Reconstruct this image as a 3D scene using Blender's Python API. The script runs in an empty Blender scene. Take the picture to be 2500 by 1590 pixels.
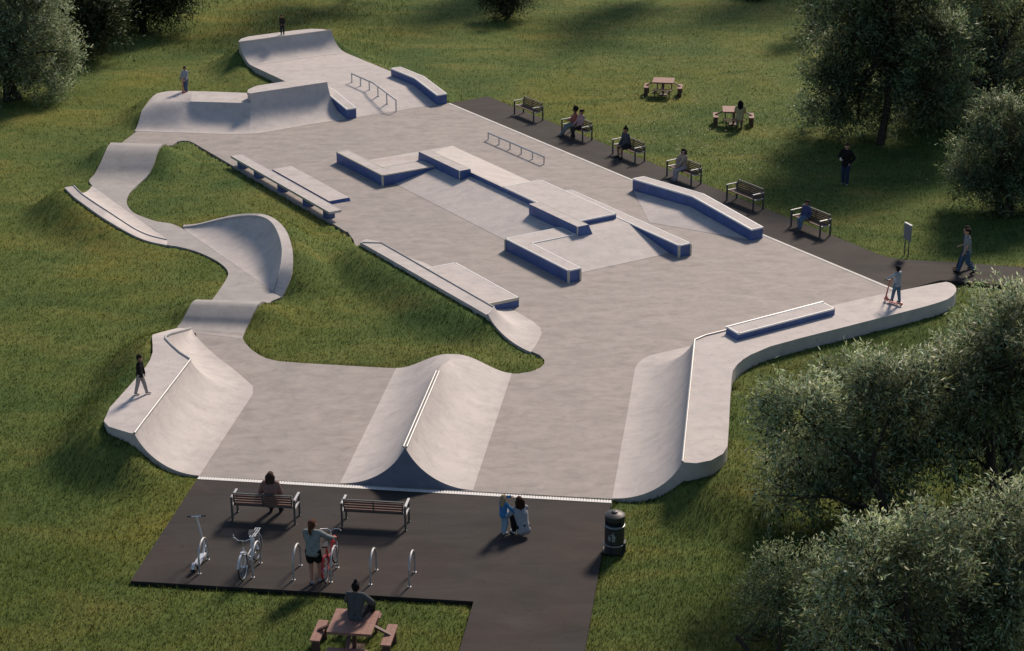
import bpy, bmesh, math, random
import numpy as np
from mathutils import Vector, Matrix

random.seed(7)
RNG = np.random.default_rng(11)
SC = bpy.context.scene
COL = SC.collection
R_ = math.radians

# ------------------------------------------------------------------ camera model (survey of the site)
CAM_H, FPX, PITCH, ROLL, CX, CY = 22.5, 4475.0, 0.3722, -0.0053, 1250.0, 795.0
_fw = Vector((0, math.cos(PITCH), -math.sin(PITCH)))
_u0 = Vector((0, math.sin(PITCH), math.cos(PITCH)))
_r0 = Vector((1, 0, 0))
CR = _r0 * math.cos(ROLL) + _u0 * math.sin(ROLL)
CU = -_r0 * math.sin(ROLL) + _u0 * math.cos(ROLL)
CPOS = Vector((0, 0, CAM_H))

def ray(x, y):
    return CR * (x - CX) + CU * (CY - y) + _fw * FPX
def g(x, y, z=0.0):
    """ground (or level z) point that the survey photograph shows at x, y"""
    d = ray(x, y)
    return CPOS + d * ((z - CAM_H) / d.z)
def gd(x, y, wy):
    d = ray(x, y)
    return CPOS + d * (wy / d.y)
def px_per_m(wy):
    return FPX / (wy / math.cos(PITCH) * 1.0)
def Z(ox, oy, s=3.0025):
    return lambda x, y, z=0.0: g(ox + x / s, oy + y / s, z)
z1, z2, z3, z4 = Z(0, 0), Z(500, 0), Z(100, 300), Z(200, 700)
z5, z6, z7, z8 = Z(750, 340), Z(1100, 200), Z(1700, 400), Z(1000, 1080)
z9, z0, zt = Z(900, 740), Z(300, 1080), Z(1700, 800)
za = Z(560, 20, 4.3)

# two site grids: A/C (front ramps) and B/E (street plaza)
YA, YB = R_(7.477), R_(-31.839)
dA = Vector((math.sin(YA), math.cos(YA), 0)); dC = Vector((math.cos(YA), -math.sin(YA), 0))
dB = Vector((math.sin(YB), math.cos(YB), 0)); dE = Vector((math.cos(YB), -math.sin(YB), 0))
def EB(e, b, z=0.0):
    return dE * e + dB * b + Vector((0, 0, z))
def CA(c, a, z=0.0):
    return dC * c + dA * a + Vector((0, 0, z))
ROT_EB = R_(31.839)
ROT_CA = R_(-7.477)

# ------------------------------------------------------------------ materials
def new_mat(name):
    m = bpy.data.materials.new(name); m.use_nodes = True
    nt = m.node_tree
    for n in list(nt.nodes): nt.nodes.remove(n)
    out = nt.nodes.new('ShaderNodeOutputMaterial')
    b = nt.nodes.new('ShaderNodeBsdfPrincipled')
    nt.links.new(b.outputs[0], out.inputs[0])
    return m, nt, b, out
def N(nt, t, **kw):
    n = nt.nodes.new('ShaderNode' + t)
    for k, v in kw.items():
        if k in n.inputs: n.inputs[k].default_value = v
        else: setattr(n, k, v)
    return n
def worldpos(nt, scale=(1, 1, 1), rot=0.0):
    geo = N(nt, 'NewGeometry'); mp = N(nt, 'Mapping')
    mp.inputs['Scale'].default_value = scale
    mp.inputs['Rotation'].default_value = (0, 0, rot)
    nt.links.new(geo.outputs['Position'], mp.inputs['Vector'])
    return mp.outputs[0]
def noise(nt, vec, scale, detail=4, rough=.55, dist=0.0):
    n = N(nt, 'TexNoise'); n.inputs['Scale'].default_value = scale
    n.inputs['Detail'].default_value = detail; n.inputs['Roughness'].default_value = rough
    n.inputs['Distortion'].default_value = dist
    nt.links.new(vec, n.inputs['Vector'])
    return n.outputs[0]
def ramp(nt, fac, stops):
    r = N(nt, 'ValToRGB'); e = r.color_ramp.elements
    while len(e) < len(stops): e.new(.5)
    for i, (p, c) in enumerate(stops):
        e[i].position = p; e[i].color = (c[0], c[1], c[2], 1)
    nt.links.new(fac, r.inputs[0])
    return r.outputs[0]
def mix(nt, fac, a, b, blend='MIX'):
    m = N(nt, 'MixRGB'); m.blend_type = blend
    for i, v in ((0, fac), (1, a), (2, b)):
        if isinstance(v, (int, float)): m.inputs[i].default_value = v
        elif isinstance(v, tuple): m.inputs[i].default_value = (v[0], v[1], v[2], 1)
        else: nt.links.new(v, m.inputs[i])
    return m.outputs[0]
def bump(nt, b, h, strength=.3, dist=.02):
    bp = N(nt, 'Bump'); bp.inputs['Strength'].default_value = strength
    bp.inputs['Distance'].default_value = dist
    nt.links.new(h, bp.inputs['Height']); nt.links.new(bp.outputs[0], b.inputs['Normal'])

def concrete(name, c, var=.16, rough=.72):
    m, nt, b, _ = new_mat(name)
    v = worldpos(nt, (1, 1, 1)); vs = worldpos(nt, (.62, 1.25, 1), R_(-14))
    big = noise(nt, vs, 1.7, 8, .68, .5)
    mid = noise(nt, v, 2.6, 6, .6, .6)
    fine = noise(nt, v, 34, 3, .6)
    lo = tuple(x * (1 - var) for x in c); hi = tuple(min(.9, x * (1 + var * .8)) for x in c)
    col = ramp(nt, big, [(.30, lo), (.5, c), (.70, hi)])
    col = mix(nt, .55, col, ramp(nt, mid, [(.3, (.78, .79, .80)), (.52, (1, 1, 1)), (.75, (1.10, 1.09, 1.06))]), 'MULTIPLY')
    col = mix(nt, .35, col, ramp(nt, fine, [(.3, (.8, .8, .8)), (.6, (1.1, 1.1, 1.1))]), 'MULTIPLY')
    spots = noise(nt, v, 5.5, 2, .5)
    col = mix(nt, .5, col, ramp(nt, spots, [(.24, (.62, .62, .63)), (.31, (1, 1, 1))]), 'MULTIPLY')
    stain = noise(nt, v, .45, 5, .65, .8)
    col = mix(nt, .6, col, ramp(nt, stain, [(.28, (.86, .87, .88)), (.6, (1.03, 1.02, 1.01))]), 'MULTIPLY')
    nt.links.new(col, b.inputs['Base Color']); b.inputs['Roughness'].default_value = rough
    b.inputs['Specular IOR Level'].default_value = .3
    bump(nt, b, fine, .12, .01)
    return m
def plain(name, c, rough=.5, metal=0.0, var=.12, scale=9.0, spec=.5):
    m, nt, b, _ = new_mat(name)
    tc = N(nt, 'TexCoord')
    n = noise(nt, tc.outputs['Object'], scale, 4, .6)
    lo = tuple(x * (1 - var) for x in c); hi = tuple(min(.95, x * (1 + var)) for x in c)
    nt.links.new(ramp(nt, n, [(.3, lo), (.7, hi)]), b.inputs['Base Color'])
    b.inputs['Roughness'].default_value = rough; b.inputs['Metallic'].default_value = metal
    b.inputs['Specular IOR Level'].default_value = spec
    return m
def wood(name, c, axis=0):
    m, nt, b, _ = new_mat(name)
    tc = N(nt, 'TexCoord'); mp = N(nt, 'Mapping')
    mp.inputs['Scale'].default_value = (1.2, 14, 14) if axis == 0 else (14, 1.2, 14)
    nt.links.new(tc.outputs['Object'], mp.inputs[0])
    n = noise(nt, mp.outputs[0], 2.2, 5, .6, .4)
    lo = tuple(x * .68 for x in c); hi = tuple(x * 1.25 for x in c)
    nt.links.new(ramp(nt, n, [(.3, lo), (.7, hi)]), b.inputs['Base Color'])
    b.inputs['Roughness'].default_value = .62
    return m
def asphalt_mat(name, c):
    m, nt, b, _ = new_mat(name)
    v = worldpos(nt); vs = worldpos(nt, (.5, 1.6, 1), R_(-8))
    big = noise(nt, vs, .8, 6, .62, .8)
    col = ramp(nt, big, [(.28, tuple(x * .72 for x in c)), (.5, c), (.74, tuple(x * 1.35 for x in c))])
    warm = noise(nt, v, .33, 4, .6)
    col = mix(nt, .8, col, ramp(nt, warm, [(.4, (.96, 1.0, 1.03)), (.62, (1.16, .99, .95))]), 'MULTIPLY')
    fine = noise(nt, v, 55, 3, .7)
    col = mix(nt, .6, col, ramp(nt, fine, [(.3, (.6, .6, .6)), (.65, (1.3, 1.3, 1.3))]), 'MULTIPLY')
    spots = noise(nt, v, 6.0, 2, .5)
    col = mix(nt, .7, col, ramp(nt, spots, [(.26, (.5, .5, .5)), (.33, (1, 1, 1))]), 'MULTIPLY')
    nt.links.new(col, b.inputs['Base Color'])
    b.inputs['Roughness'].default_value = .85; b.inputs['Specular IOR Level'].default_value = .25
    bump(nt, b, fine, .3, .01)
    return m
def grass_color(nt):
    v = worldpos(nt)
    vs = worldpos(nt, (.45, 1.0, 1), R_(10))
    patch = noise(nt, vs, .42, 6, .62, .9)
    col = ramp(nt, patch, [(.26, (.090, .138, .040)), (.45, (.126, .174, .050)), (.58, (.170, .200, .058)), (.76, (.250, .232, .070))])
    big = noise(nt, v, .09, 4, .55, .5)
    col = mix(nt, .75, col, ramp(nt, big, [(.32, (.62, .78, .82)), (.5, (1, 1, 1)), (.66, (1.28, 1.08, .86))]), 'MULTIPLY')
    clump = noise(nt, v, 2.4, 4, .6, .4)
    col = mix(nt, .7, col, ramp(nt, clump, [(.3, (.74, .80, .76)), (.55, (1, 1, 1)), (.75, (1.18, 1.10, 1.0))]), 'MULTIPLY')
    return v, col
def grass_ground():
    m, nt, b, _ = new_mat('meadow_soil_and_turf')
    v, col = grass_color(nt)
    f = noise(nt, v, 26, 4, .7)
    col = mix(nt, .85, col, ramp(nt, f, [(.3, (.68, .72, .68)), (.65, (1.1, 1.1, 1.08))]), 'MULTIPLY')
    nt.links.new(col, b.inputs['Base Color']); b.inputs['Roughness'].default_value = .9
    b.inputs['Specular IOR Level'].default_value = .1
    bump(nt, b, f, .8, .06)
    return m
def blade_mat():
    m, nt, b, out = new_mat('grass_blade')
    v, col = grass_color(nt)
    at = N(nt, 'Attribute'); at.attribute_name = 'tint'
    col = mix(nt, 1.0, col, at.outputs['Color'], 'MULTIPLY')
    d = N(nt, 'BsdfDiffuse'); t = N(nt, 'BsdfTranslucent'); mx = N(nt, 'MixShader')
    mx.inputs[0].default_value = .40
    nt.links.new(col, d.inputs[0]); nt.links.new(col, t.inputs[0])
    nt.links.new(d.outputs[0], mx.inputs[1]); nt.links.new(t.outputs[0], mx.inputs[2])
    nt.links.new(mx.outputs[0], out.inputs[0])
    return m
def leaf_mat(name, c, trans=.3, gloss=.5):
    m, nt, b, out = new_mat(name)
    at = N(nt, 'Attribute'); at.attribute_name = 'tint'
    col = mix(nt, 1.0, c, at.outputs['Color'], 'MULTIPLY')
    t = N(nt, 'BsdfTranslucent'); mx = N(nt, 'MixShader'); mx.inputs[0].default_value = trans
    nt.links.new(col, b.inputs['Base Color']); nt.links.new(col, t.inputs[0])
    b.inputs['Roughness'].default_value = gloss; b.inputs['Specular IOR Level'].default_value = .45
    nt.links.new(b.outputs[0], mx.inputs[1]); nt.links.new(t.outputs[0], mx.inputs[2])
    nt.links.new(mx.outputs[0], out.inputs[0])
    return m

M = {}
M['ramp'] = concrete('smooth_ramp_concrete', (.545, .505, .485), .10)
M['floor'] = concrete('trowelled_floor_concrete', (.355, .322, .303), .19)
M['side'] = concrete('cast_edge_concrete', (.36, .35, .33), .15)
M['blue'] = plain('blue_painted_concrete', (.055, .106, .285), .5, 0, .2, 2.2)
M['white'] = plain('white_edge_glint_paint', (.88, .87, .84), .4, 0, .04)  # edge white, raised to carry the sun glint on the steel
M['cream'] = plain('pale_edge_trim', (.50, .48, .40), .5, 0, .1)
M['steel'] = plain('galvanised_steel', (.50, .51, .52), .5, .75, .14, 14)
M['coping'] = plain('dull_steel_coping', (.40, .40, .40), .5, .25, .16, 20)
M['darksteel'] = plain('dark_grey_steel', (.105, .11, .105), .42, .35, .15, 10)
M['chrome'] = plain('bright_steel', (.74, .75, .77), .22, .95, .05)
M['asphalt'] = asphalt_mat('dark_asphalt', (.041, .037, .035))
M['kerb'] = plain('dark_steel_edging', (.014, .013, .012), .7, 0, .2)
M['turf'] = grass_ground()
M['blade'] = blade_mat()
M['plank'] = wood('stained_plank', (.15, .078, .058))
M['plankd'] = wood('dark_plank', (.062, .040, .030))
M['table'] = wood('reddish_table_board', (.27, .135, .105))
M['tabled'] = wood('dark_table_frame', (.10, .048, .038))
M['bark'] = plain('rough_bark', (.050, .040, .033), .9, 0, .35, 6, .1)
M['bin'] = plain('black_bin_paint', (.028, .030, .032), .45, 0, .2)
M['hole'] = plain('bin_inside_shade', (.004, .004, .004), .9, 0, .1)
M['band'] = plain('grey_band', (.33, .34, .35), .4, .3, .1)
M['logo'] = plain('grey_pictogram', (.30, .31, .32), .5, 0, .08)
M['rubber'] = plain('black_rubber', (.018, .018, .019), .7, 0, .2)
M['whitepaint'] = plain('white_frame_paint', (.62, .64, .68), .3, .1, .06)
M['redpaint'] = plain('red_frame_paint', (.42, .02, .025), .3, .0, .08)
M['pinkpaint'] = plain('coral_scooter_paint', (.42, .10, .10), .35, 0, .1)
M['panel'] = plain('grey_sign_panel', (.20, .21, .24), .5, .1, .1)
M['black'] = plain('black_plastic', (.02, .02, .022), .5, 0, .2)
_cl = {}
def cloth(c):
    k = tuple(round(x, 3) for x in c)
    if k not in _cl: _cl[k] = plain('cloth_%d' % len(_cl), c, .85, 0, .22, 16, .15)
    return _cl[k]
_sk = {}
def skin(c):
    if c not in _sk: _sk[c] = plain('skin_%d' % len(_sk), c, .55, 0, .08, 12, .35)
    return _sk[c]

# ------------------------------------------------------------------ mesh builder and object helpers
class MB:
    def __init__(s): s.v = []; s.f = []; s.m = []
    def add(s, vs, fs, mi=0):
        o = len(s.v); s.v += [Vector(p) for p in vs]
        for f in fs: s.f.append([i + o for i in f]); s.m.append(mi)
        return s
    def box(s, c, size, rz=0.0, mi=0, axes=None):
        c = Vector(c); hx, hy, hz = [q / 2 for q in size]
        if axes is None:
            ax = (Vector((math.cos(rz), math.sin(rz), 0)), Vector((-math.sin(rz), math.cos(rz), 0)), Vector((0, 0, 1)))
        else: ax = axes
        vs = [c + ax[0] * (i * hx) + ax[1] * (j * hy) + ax[2] * (k * hz) for k in (-1, 1) for j in (-1, 1) for i in (-1, 1)]
        return s.add(vs, [(0, 2, 3, 1), (4, 5, 7, 6), (0, 1, 5, 4), (2, 6, 7, 3), (0, 4, 6, 2), (1, 3, 7, 5)], mi)
    def bar(s, p, q, w, h, up=Vector((0, 0, 1)), mi=0, ext=0.0):
        p, q = Vector(p), Vector(q); d = (q - p); L = d.length; d.normalize()
        sx = d.cross(up)
        if sx.length < 1e-5: sx = d.cross(Vector((1, 0, 0)))
        sx.normalize(); u = sx.cross(d).normalized()
        return s.box((p + q) / 2, (L + 2 * ext, w, h), mi=mi, axes=(d, sx, u))
    def tube(s, pts, r, n=8, mi=0, cap=True, closed=False):
        pts = [Vector(p) for p in pts]; K = len(pts)
        rs = r if isinstance(r, (list, tuple)) else [r] * K
        o = len(s.v); prev = None
        for i, p in enumerate(pts):
            a = pts[(i - 1) % K] if (closed or i > 0) else p
            b = pts[(i + 1) % K] if (closed or i < K - 1) else p
            d = (b - a).normalized()
            if prev is None:
                x = d.orthogonal().normalized()
            else:
                x = (prev - d * prev.dot(d))
                x = x.normalized() if x.length > 1e-6 else d.orthogonal().normalized()
            prev = x; y = d.cross(x)
            for k in range(n):
                t = 2 * math.pi * k / n
                s.v.append(p + x * (math.cos(t) * rs[i]) + y * (math.sin(t) * rs[i]))
        for i in range(K if closed else K - 1):
            j = (i + 1) % K
            for k in range(n):
                l = (k + 1) % n
                s.f.append([o + i * n + k, o + i * n + l, o + j * n + l, o + j * n + k]); s.m.append(mi)
        if cap and not closed:
            s.f.append([o + k for k in range(n)][::-1]); s.m.append(mi)
            s.f.append([o + (K - 1) * n + k for k in range(n)]); s.m.append(mi)
        return s
    def lathe(s, prof, c=(0, 0, 0), n=28, mi=0):
        c = Vector(c); o = len(s.v); K = len(prof)
        for r, z in prof:
            for k in range(n):
                t = 2 * math.pi * k / n
                s.v.append(c + Vector((r * math.cos(t), r * math.sin(t), z)))
        for i in range(K - 1):
            for k in range(n):
                l = (k + 1) % n
                s.f.append([o + i * n + k, o + i * n + l, o + (i + 1) * n + l, o + (i + 1) * n + k]); s.m.append(mi)
        s.f.append([o + k for k in range(n)][::-1]); s.m.append(mi)
        s.f.append([o + (K - 1) * n + k for k in range(n)]); s.m.append(mi)
        return s
    def torus(s, c, R, r, ax, n=36, k=8, mi=0):
        ax = Vector(ax).normalized(); x = ax.orthogonal().normalized(); y = ax.cross(x)
        return s.tube([Vector(c) + x * (R * math.cos(2 * math.pi * i / n)) + y * (R * math.sin(2 * math.pi * i / n)) for i in range(n)], r, k, mi, closed=True)
    def prism(s, poly, ztop, zbot, mi_top=0, mi_side=0):
        """poly: list of (x, y) or Vectors; ztop / zbot numbers or lists"""
        n = len(poly); o = len(s.v)
        zt_ = ztop if isinstance(ztop, (list, tuple)) else [ztop] * n
        zb_ = zbot if isinstance(zbot, (list, tuple)) else [zbot] * n
        for p, z in zip(poly, zt_): s.v.append(Vector((p[0], p[1], z)))
        for p, z in zip(poly, zb_): s.v.append(Vector((p[0], p[1], z)))
        ar = sum(poly[i][0] * poly[(i + 1) % n][1] - poly[(i + 1) % n][0] * poly[i][1] for i in range(n))
        idx = list(range(n)) if ar > 0 else list(range(n))[::-1]
        s.f.append([o + i for i in idx]); s.m.append(mi_top)
        s.f.append([o + n + i for i in idx][::-1]); s.m.append(mi_side)
        for a in range(n):
            i, j = idx[a], idx[(a + 1) % n]
            s.f.append([o + n + i, o + n + j, o + j, o + i]); s.m.append(mi_side)
        return s
    def extrude(s, prof, e0, e1, fr, mi_top=0, mi_side=1):
        """side outline prof [(b, z)] swept from e0 to e1 in frame fr(e, b, z)"""
        n = len(prof)
        A = [fr(e0, b, z) for b, z in prof]; B = [fr(e1, b, z) for b, z in prof]
        o = len(s.v); s.v += A + B
        ar = sum(prof[i][0] * prof[(i + 1) % n][1] - prof[(i + 1) % n][0] * prof[i][1] for i in range(n))
        s.f.append([o + i for i in range(n)]); s.m.append(mi_side)
        s.f.append([o + n + i for i in range(n)][::-1]); s.m.append(mi_side)
        for i in range(n):
            j = (i + 1) % n
            d = (prof[j][0] - prof[i][0], prof[j][1] - prof[i][1])
            nz = (-d[0] if ar > 0 else d[0]) / (math.hypot(*d) + 1e-9)
            s.f.append([o + j, o + i, o + n + i, o + n + j]); s.m.append(mi_top if -nz < -.6 or nz > .6 else mi_side)
        return s

MW = {}
def mesh_from(name, mb, mats, inv=None, sharp=35):
    me = bpy.data.meshes.new(name)
    vs = [(inv @ p) if inv else p for p in mb.v]
    me.from_pydata([tuple(p) for p in vs], [], mb.f)
    if not isinstance(mats, (list, tuple)): mats = [mats]
    for m in mats: me.materials.append(m)
    if len(mats) > 1:
        me.polygons.foreach_set('material_index', mb.m)
    bm = bmesh.new(); bm.from_mesh(me)
    bmesh.ops.recalc_face_normals(bm, faces=bm.faces); bm.to_mesh(me); bm.free()
    me.polygons.foreach_set('use_smooth', [True] * len(me.polygons))
    me.set_sharp_from_angle(angle=R_(sharp))
    me.update()
    return me
def obj(name, mb, mats, parent=None, world=True, sharp=35):
    inv = MW[parent.name].inverted() if (parent is not None and world and parent.name in MW) else None
    o = bpy.data.objects.new(name, mesh_from(name, mb, mats, inv, sharp))
    COL.objects.link(o)
    if parent is not None: o.parent = parent
    return o
def thing(name, label, cat, loc=(0, 0, 0), rz=0.0, group=None):
    o = bpy.data.objects.new(name, None); COL.objects.link(o)
    o.location = loc; o.rotation_euler = (0, 0, rz); o.empty_display_size = .2
    o['label'] = label; o['category'] = cat
    if group: o['group'] = group
    MW[o.name] = Matrix.Translation(Vector(loc)) @ Matrix.Rotation(rz, 4, 'Z')
    return o
def tag(o, label, cat, group=None):
    o['label'] = label; o['category'] = cat
    if group: o['group'] = group
    return o
def struct(name, mb, mats, sharp=35):
    o = obj(name, mb, mats, None, True, sharp); o['kind'] = 'structure'
    return o
def dup(root, loc, rz, label):
    r = root.copy(); COL.objects.link(r); r.location = loc; r.rotation_euler = (0, 0, rz); r['label'] = label
    MW[r.name] = Matrix.Translation(Vector(loc)) @ Matrix.Rotation(rz, 4, 'Z')
    for ch in list(root.children):
        c = ch.copy(); COL.objects.link(c); c.parent = r
        for gch in list(ch.children):
            d = gch.copy(); COL.objects.link(d); d.parent = c
    return r
def catmull(rows, sub):
    """rows: list of lists of Vectors (same length); smooth interpolation along the first index"""
    if sub <= 1: return rows
    out = []; K = len(rows)
    for i in range(K - 1):
        p0, p1, p2, p3 = rows[max(i - 1, 0)], rows[i], rows[i + 1], rows[min(i + 2, K - 1)]
        for k in range(sub):
            t = k / sub
            out.append([.5 * ((2 * b) + (c - a) * t + (2 * a - 5 * b + 4 * c - d) * t * t + (-a + 3 * b - 3 * c + d) * t ** 3)
                        for a, b, c, d in zip(p0, p1, p2, p3)])
    out.append(rows[-1])
    return out
def arc_profile(b, c, phi, n, s_mix=0.0):
    out = []
    for i in range(n + 1):
        t = i / n
        h = math.sin(phi * t) / math.sin(phi)
        v = (1 - math.cos(phi * t)) / (1 - math.cos(phi))
        if s_mix > 0:
            vs = t * t * (3 - 2 * t)
            h = h * (1 - s_mix) + t * s_mix; v = v * (1 - s_mix) + vs * s_mix
        p = b.lerp(c, h); p.z = b.z + (c.z - b.z) * v
        out.append(p)
    return out
def transition(secs, phi=70, n=14, sub=1, base=-.3, mb=None, wall_mi=0):
    """skate transition lofted through sections (bottom, coping, outer[, s_mix]); closed solid"""
    rows = [[s[0].copy(), s[1].copy(), s[2].copy(), Vector((s[3] if len(s) > 3 else 0.0, 0, 0))] for s in secs]
    rows = catmull(rows, sub)
    grid = []
    for b, c, o, sm in rows:
        pr = arc_profile(b, c, R_(phi), n, max(0, min(1, sm.x)))
        grid.append([Vector((b.x, b.y, base))] + pr + [o, Vector((o.x, o.y, base))])
    mb = mb or MB(); W = len(grid[0]); off = len(mb.v)
    for r in grid: mb.v += r
    for i in range(len(grid) - 1):
        for k in range(W - 1):
            a = off + i * W + k
            mb.f.append([a, a + 1, a + W + 1, a + W]); mb.m.append(wall_mi if k == W - 2 else 0)
        a = off + i * W
        mb.f.append([a, a + W, a + 2 * W - 1, a + W - 1]); mb.m.append(0)
    mb.f.append([off + k for k in range(W)][::-1]); mb.m.append(wall_mi)
    e = off + (len(grid) - 1) * W
    mb.f.append([e + k for k in range(W)]); mb.m.append(wall_mi)
    return mb, grid
def edge_bars(mb, pts, w=.055, h=.05, closed=True, mi=0, inset=.018):
    """square-section nosing along a top edge loop, a few millimetres proud of the faces"""
    pts = [Vector(p) for p in pts]; n = len(pts)
    c = sum(pts, Vector()) / n
    for i in range(n if closed else n - 1):
        p, q = pts[i], pts[(i + 1) % n]
        d = (q - p).normalized(); side = d.cross(Vector((0, 0, 1))).normalized()
        if (c - (p + q) / 2).dot(side) < 0: side = -side
        off = side * inset + Vector((0, 0, -h / 2 + .006))
        mb.bar(p + off, q + off, w, h, ext=.004 if i % 2 else 0.001)
    return mb
# ------------------------------------------------------------------ registers for the terrain
POLYS = []          # footprints (xy) that the grass stays out of
EDGE = []           # (x, y, grass height, reach) samples along the outer rim
def foot(pts): POLYS.append(np.array([[p[0], p[1]] for p in pts]))
def rim(pts, reveal=.05, reach=3.2, step=.35):
    """outer edge of the concrete: grass meets it `reveal` below its top"""
    pts = [Vector(p) for p in pts]
    rv = reveal if isinstance(reveal, (list, tuple)) else [reveal] * len(pts)
    for i in range(len(pts) - 1):
        p, q = pts[i], pts[i + 1]; L = (q - p).to_2d().length; k = max(1, int(L / step))
        for j in range(k):
            t = j / k; a = p.lerp(q, t)
            EDGE.append((a.x, a.y, a.z - (rv[i] * (1 - t) + rv[i + 1] * t), reach))

LIP = .008
# ------------------------------------------------------------------ flat plaza floor
island_l = [z3(870, 172), z3(840, 240, .3), z3(800, 360, .02), z3(760, 420), z3(700, 460), z3(640, 530), z3(628, 575), z3(650, 630), z3(720, 680), z3(850, 725)]
floor_pts = [CA(-14.70, 44.66), CA(-3.1, 44.62), CA(-.9, 44.8), CA(-.7, 50.6), EB(33.0, 40.8), EB(43.1, 41.2), EB(43.6, 42.0),
             EB(43.6, 76.05), EB(43.4, 77.0), EB(34.2, 76.9), CA(-22.6, 80.6), CA(-28.0, 80.6), g(293, 352), z3(880, 172), g(420, 355),
             g(433, 346), g(446, 343.5), g(460, 344), g(473, 349), g(486, 357), EB(30.3, 61.6), EB(30.28, 61.0), g(849, 566), g(863, 586), g(869, 606),
             EB(29.6, 57.6), EB(29.5, 49.0), g(1298, 858), g(1318, 867), g(1329, 879), g(1329, 888), g(1319, 898), g(1295, 908), g(1262, 912.5), g(1248, 912),
             g(959, 899), g(900, 896), g(816, 891), g(730, 886), g(680, 882), g(650, 875), g(630, 865), g(612, 852), g(599, 838), g(592, 825), g(591, 812),
             g(475, 806), CA(-17.4, 54.0), CA(-16.0, 52.0), CA(-15.9, 44.9)]
mb = MB(); mb.prism([p.to_2d() for p in floor_pts], 0.0, -.28, 0, 1)
struct('skatepark_floor', mb, [M['floor'], M['side']])
foot(floor_pts)

# pale kerb line along the asphalt side and ribbed drain channel along the front
mb = MB()
for i in range(40):
    b0 = 76.0 - i * (76.0 - 44.4) / 40; b1 = 76.0 - (i + 1) * (76.0 - 44.4) / 40 + .006
    q = [EB(43.56, b0), EB(43.69, b0), EB(43.69, b1), EB(43.56, b1)]
    mb.prism([p.to_2d() for p in q], .012, -.2)
foot([EB(43.5, 76.1), EB(43.75, 76.1), EB(43.75, 44.3), EB(43.5, 44.3)]); struct('kerb_strip', mb, concrete('pale_kerb_concrete', (.66, .64, .60), .06))
mb = MB(); mbr = MB()
q = [CA(-14.70, 44.60), CA(-3.14, 44.50), CA(-3.14, 44.36), CA(-14.70, 44.46)]
mb.prism([p.to_2d() for p in q], .004, -.2)
for i in range(150):
    t = (i + .5) / 150; c = -14.70 + t * 11.56; a = 44.53 - t * .10
    mbr.box(CA(c, a, .011), (.050, .16, .012), ROT_CA)
foot(q); struct('drainage_channel', mb, plain('channel_gap', (.55, .54, .52), .7, 0, .1))
struct('drainage_channel_ribs', mbr, M['white'])

# ------------------------------------------------------------------ left quarter pipe (two joined faces, deck on the left)
HQ = 1.2
t = thing('quarter_pipe', 'corner quarter pipe at the lower left with a boy in black walking on its deck', 'quarter pipe', CA(-16.5, 48))
cop = [CA(-16.48, 44.68, HQ), CA(-16.49, 45.6, HQ), CA(-16.49, 46.8, HQ), CA(-16.49, 48.3, HQ), CA(-16.49, 50.08, HQ), CA(-16.49, 50.10, HQ), CA(-16.50, 50.12, HQ),
       EB(18.93, 49.9, HQ), EB(18.95, 50.7, HQ), z4(612, 383, HQ), z4(616, 362, HQ * .985), z4(645, 347, HQ * .93), z4(690, 335, .88), z4(740, 323, .46), z4(798, 308, .02)]
bot = [CA(-14.70, 44.68, LIP), CA(-14.70, 45.6, LIP), CA(-14.70, 46.8, LIP), CA(-14.70, 48.6, LIP), z4(1225, 830, LIP), z4(1253, 785, LIP), z4(1252, 730, LIP),
       z4(1200, 680, LIP), z4(1110, 603, LIP), z4(1000, 520, LIP), z4(945, 473, LIP), z4(895, 425, LIP), z4(860, 390, LIP), z4(830, 355, LIP), z4(803, 309, LIP)]
out = [z4(345, 1071, HQ), z4(195, 1025, HQ), z4(160, 985, HQ), z4(205, 885, HQ), z4(400, 668, HQ), z4(430, 632, HQ), z4(470, 585, HQ), z4(500, 535, HQ), z4(519, 480, HQ),
       z4(518, 420, HQ), z4(514, 375, HQ), z4(518, 352, HQ * .95), z4(570, 337, .98), z4(640, 318, .5), z4(702, 303, .03)]
mb, grid = transition(list(zip(bot, cop, out)), 68, 14)
obj('transition', mb, M['ramp'], t, sharp=32)
mb = MB(); mb.tube([p + Vector((0, 0, .012)) for p in cop], .035, 8); obj('coping', mb, M['coping'], t)
foot(bot + out[::-1]); foot([grid[0][k] for k in range(1, len(grid[0]) - 1)] + [bot[0]])
fr = [p.copy() for p in grid[0][1:-2]]
rim(fr, [.03 + .02 * i for i in range(len(fr))], 2.2)
rim([cop[0]] + out[:3], [.3, .26, .22, .10], 2.2); rim(out[2:], [.12, .07] + [.05] * (len(out) - 4), 2.5)

# ------------------------------------------------------------------ spine ramp
t = thing('spine_ramp', 'double sided spine ramp with twin steel coping in the middle of the front area', 'spine ramp', CA(-8.84, 47))
LA, A0, A1 = 50.0, 44.68, 53.01
def spine_z(u, a):
    # u: -1..1 across; quarter arcs up to the ridge, fading into a low rounded hump at the far end
    s = 1 - abs(u)
    ph = R_(66); tt = math.asin(min(1, s * math.sin(ph))) / ph
    peak = HQ * (1 - math.cos(ph * tt)) / (1 - math.cos(ph))
    x = (min(s / .92, 1))
    hump = .56 * (x * x * (3 - 2 * x))
    f = 0 if a < LA else (a - LA) / (A1 - LA); f = f * f * (3 - 2 * f)
    return peak * (1 - f) + hump * f
mb = MB(); NU, NA = 48, 34; idx = {}
for j in range(NA + 1):
    a = A0 + (A1 - A0) * j / NA
    for i in range(NU + 1):
        u = -1 + 2 * i / NU; c = -8.83 + (1.86 * u if u < 0 else 1.86 * u)
        idx[i, j] = len(mb.v); mb.v.append(CA(c, a, max(LIP, spine_z(u, a) + LIP)))
for j in range(NA):
    for i in range(NU):
        mb.f.append([idx[i, j], idx[i + 1, j], idx[i + 1, j + 1], idx[i, j + 1]]); mb.m.append(0)
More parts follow.
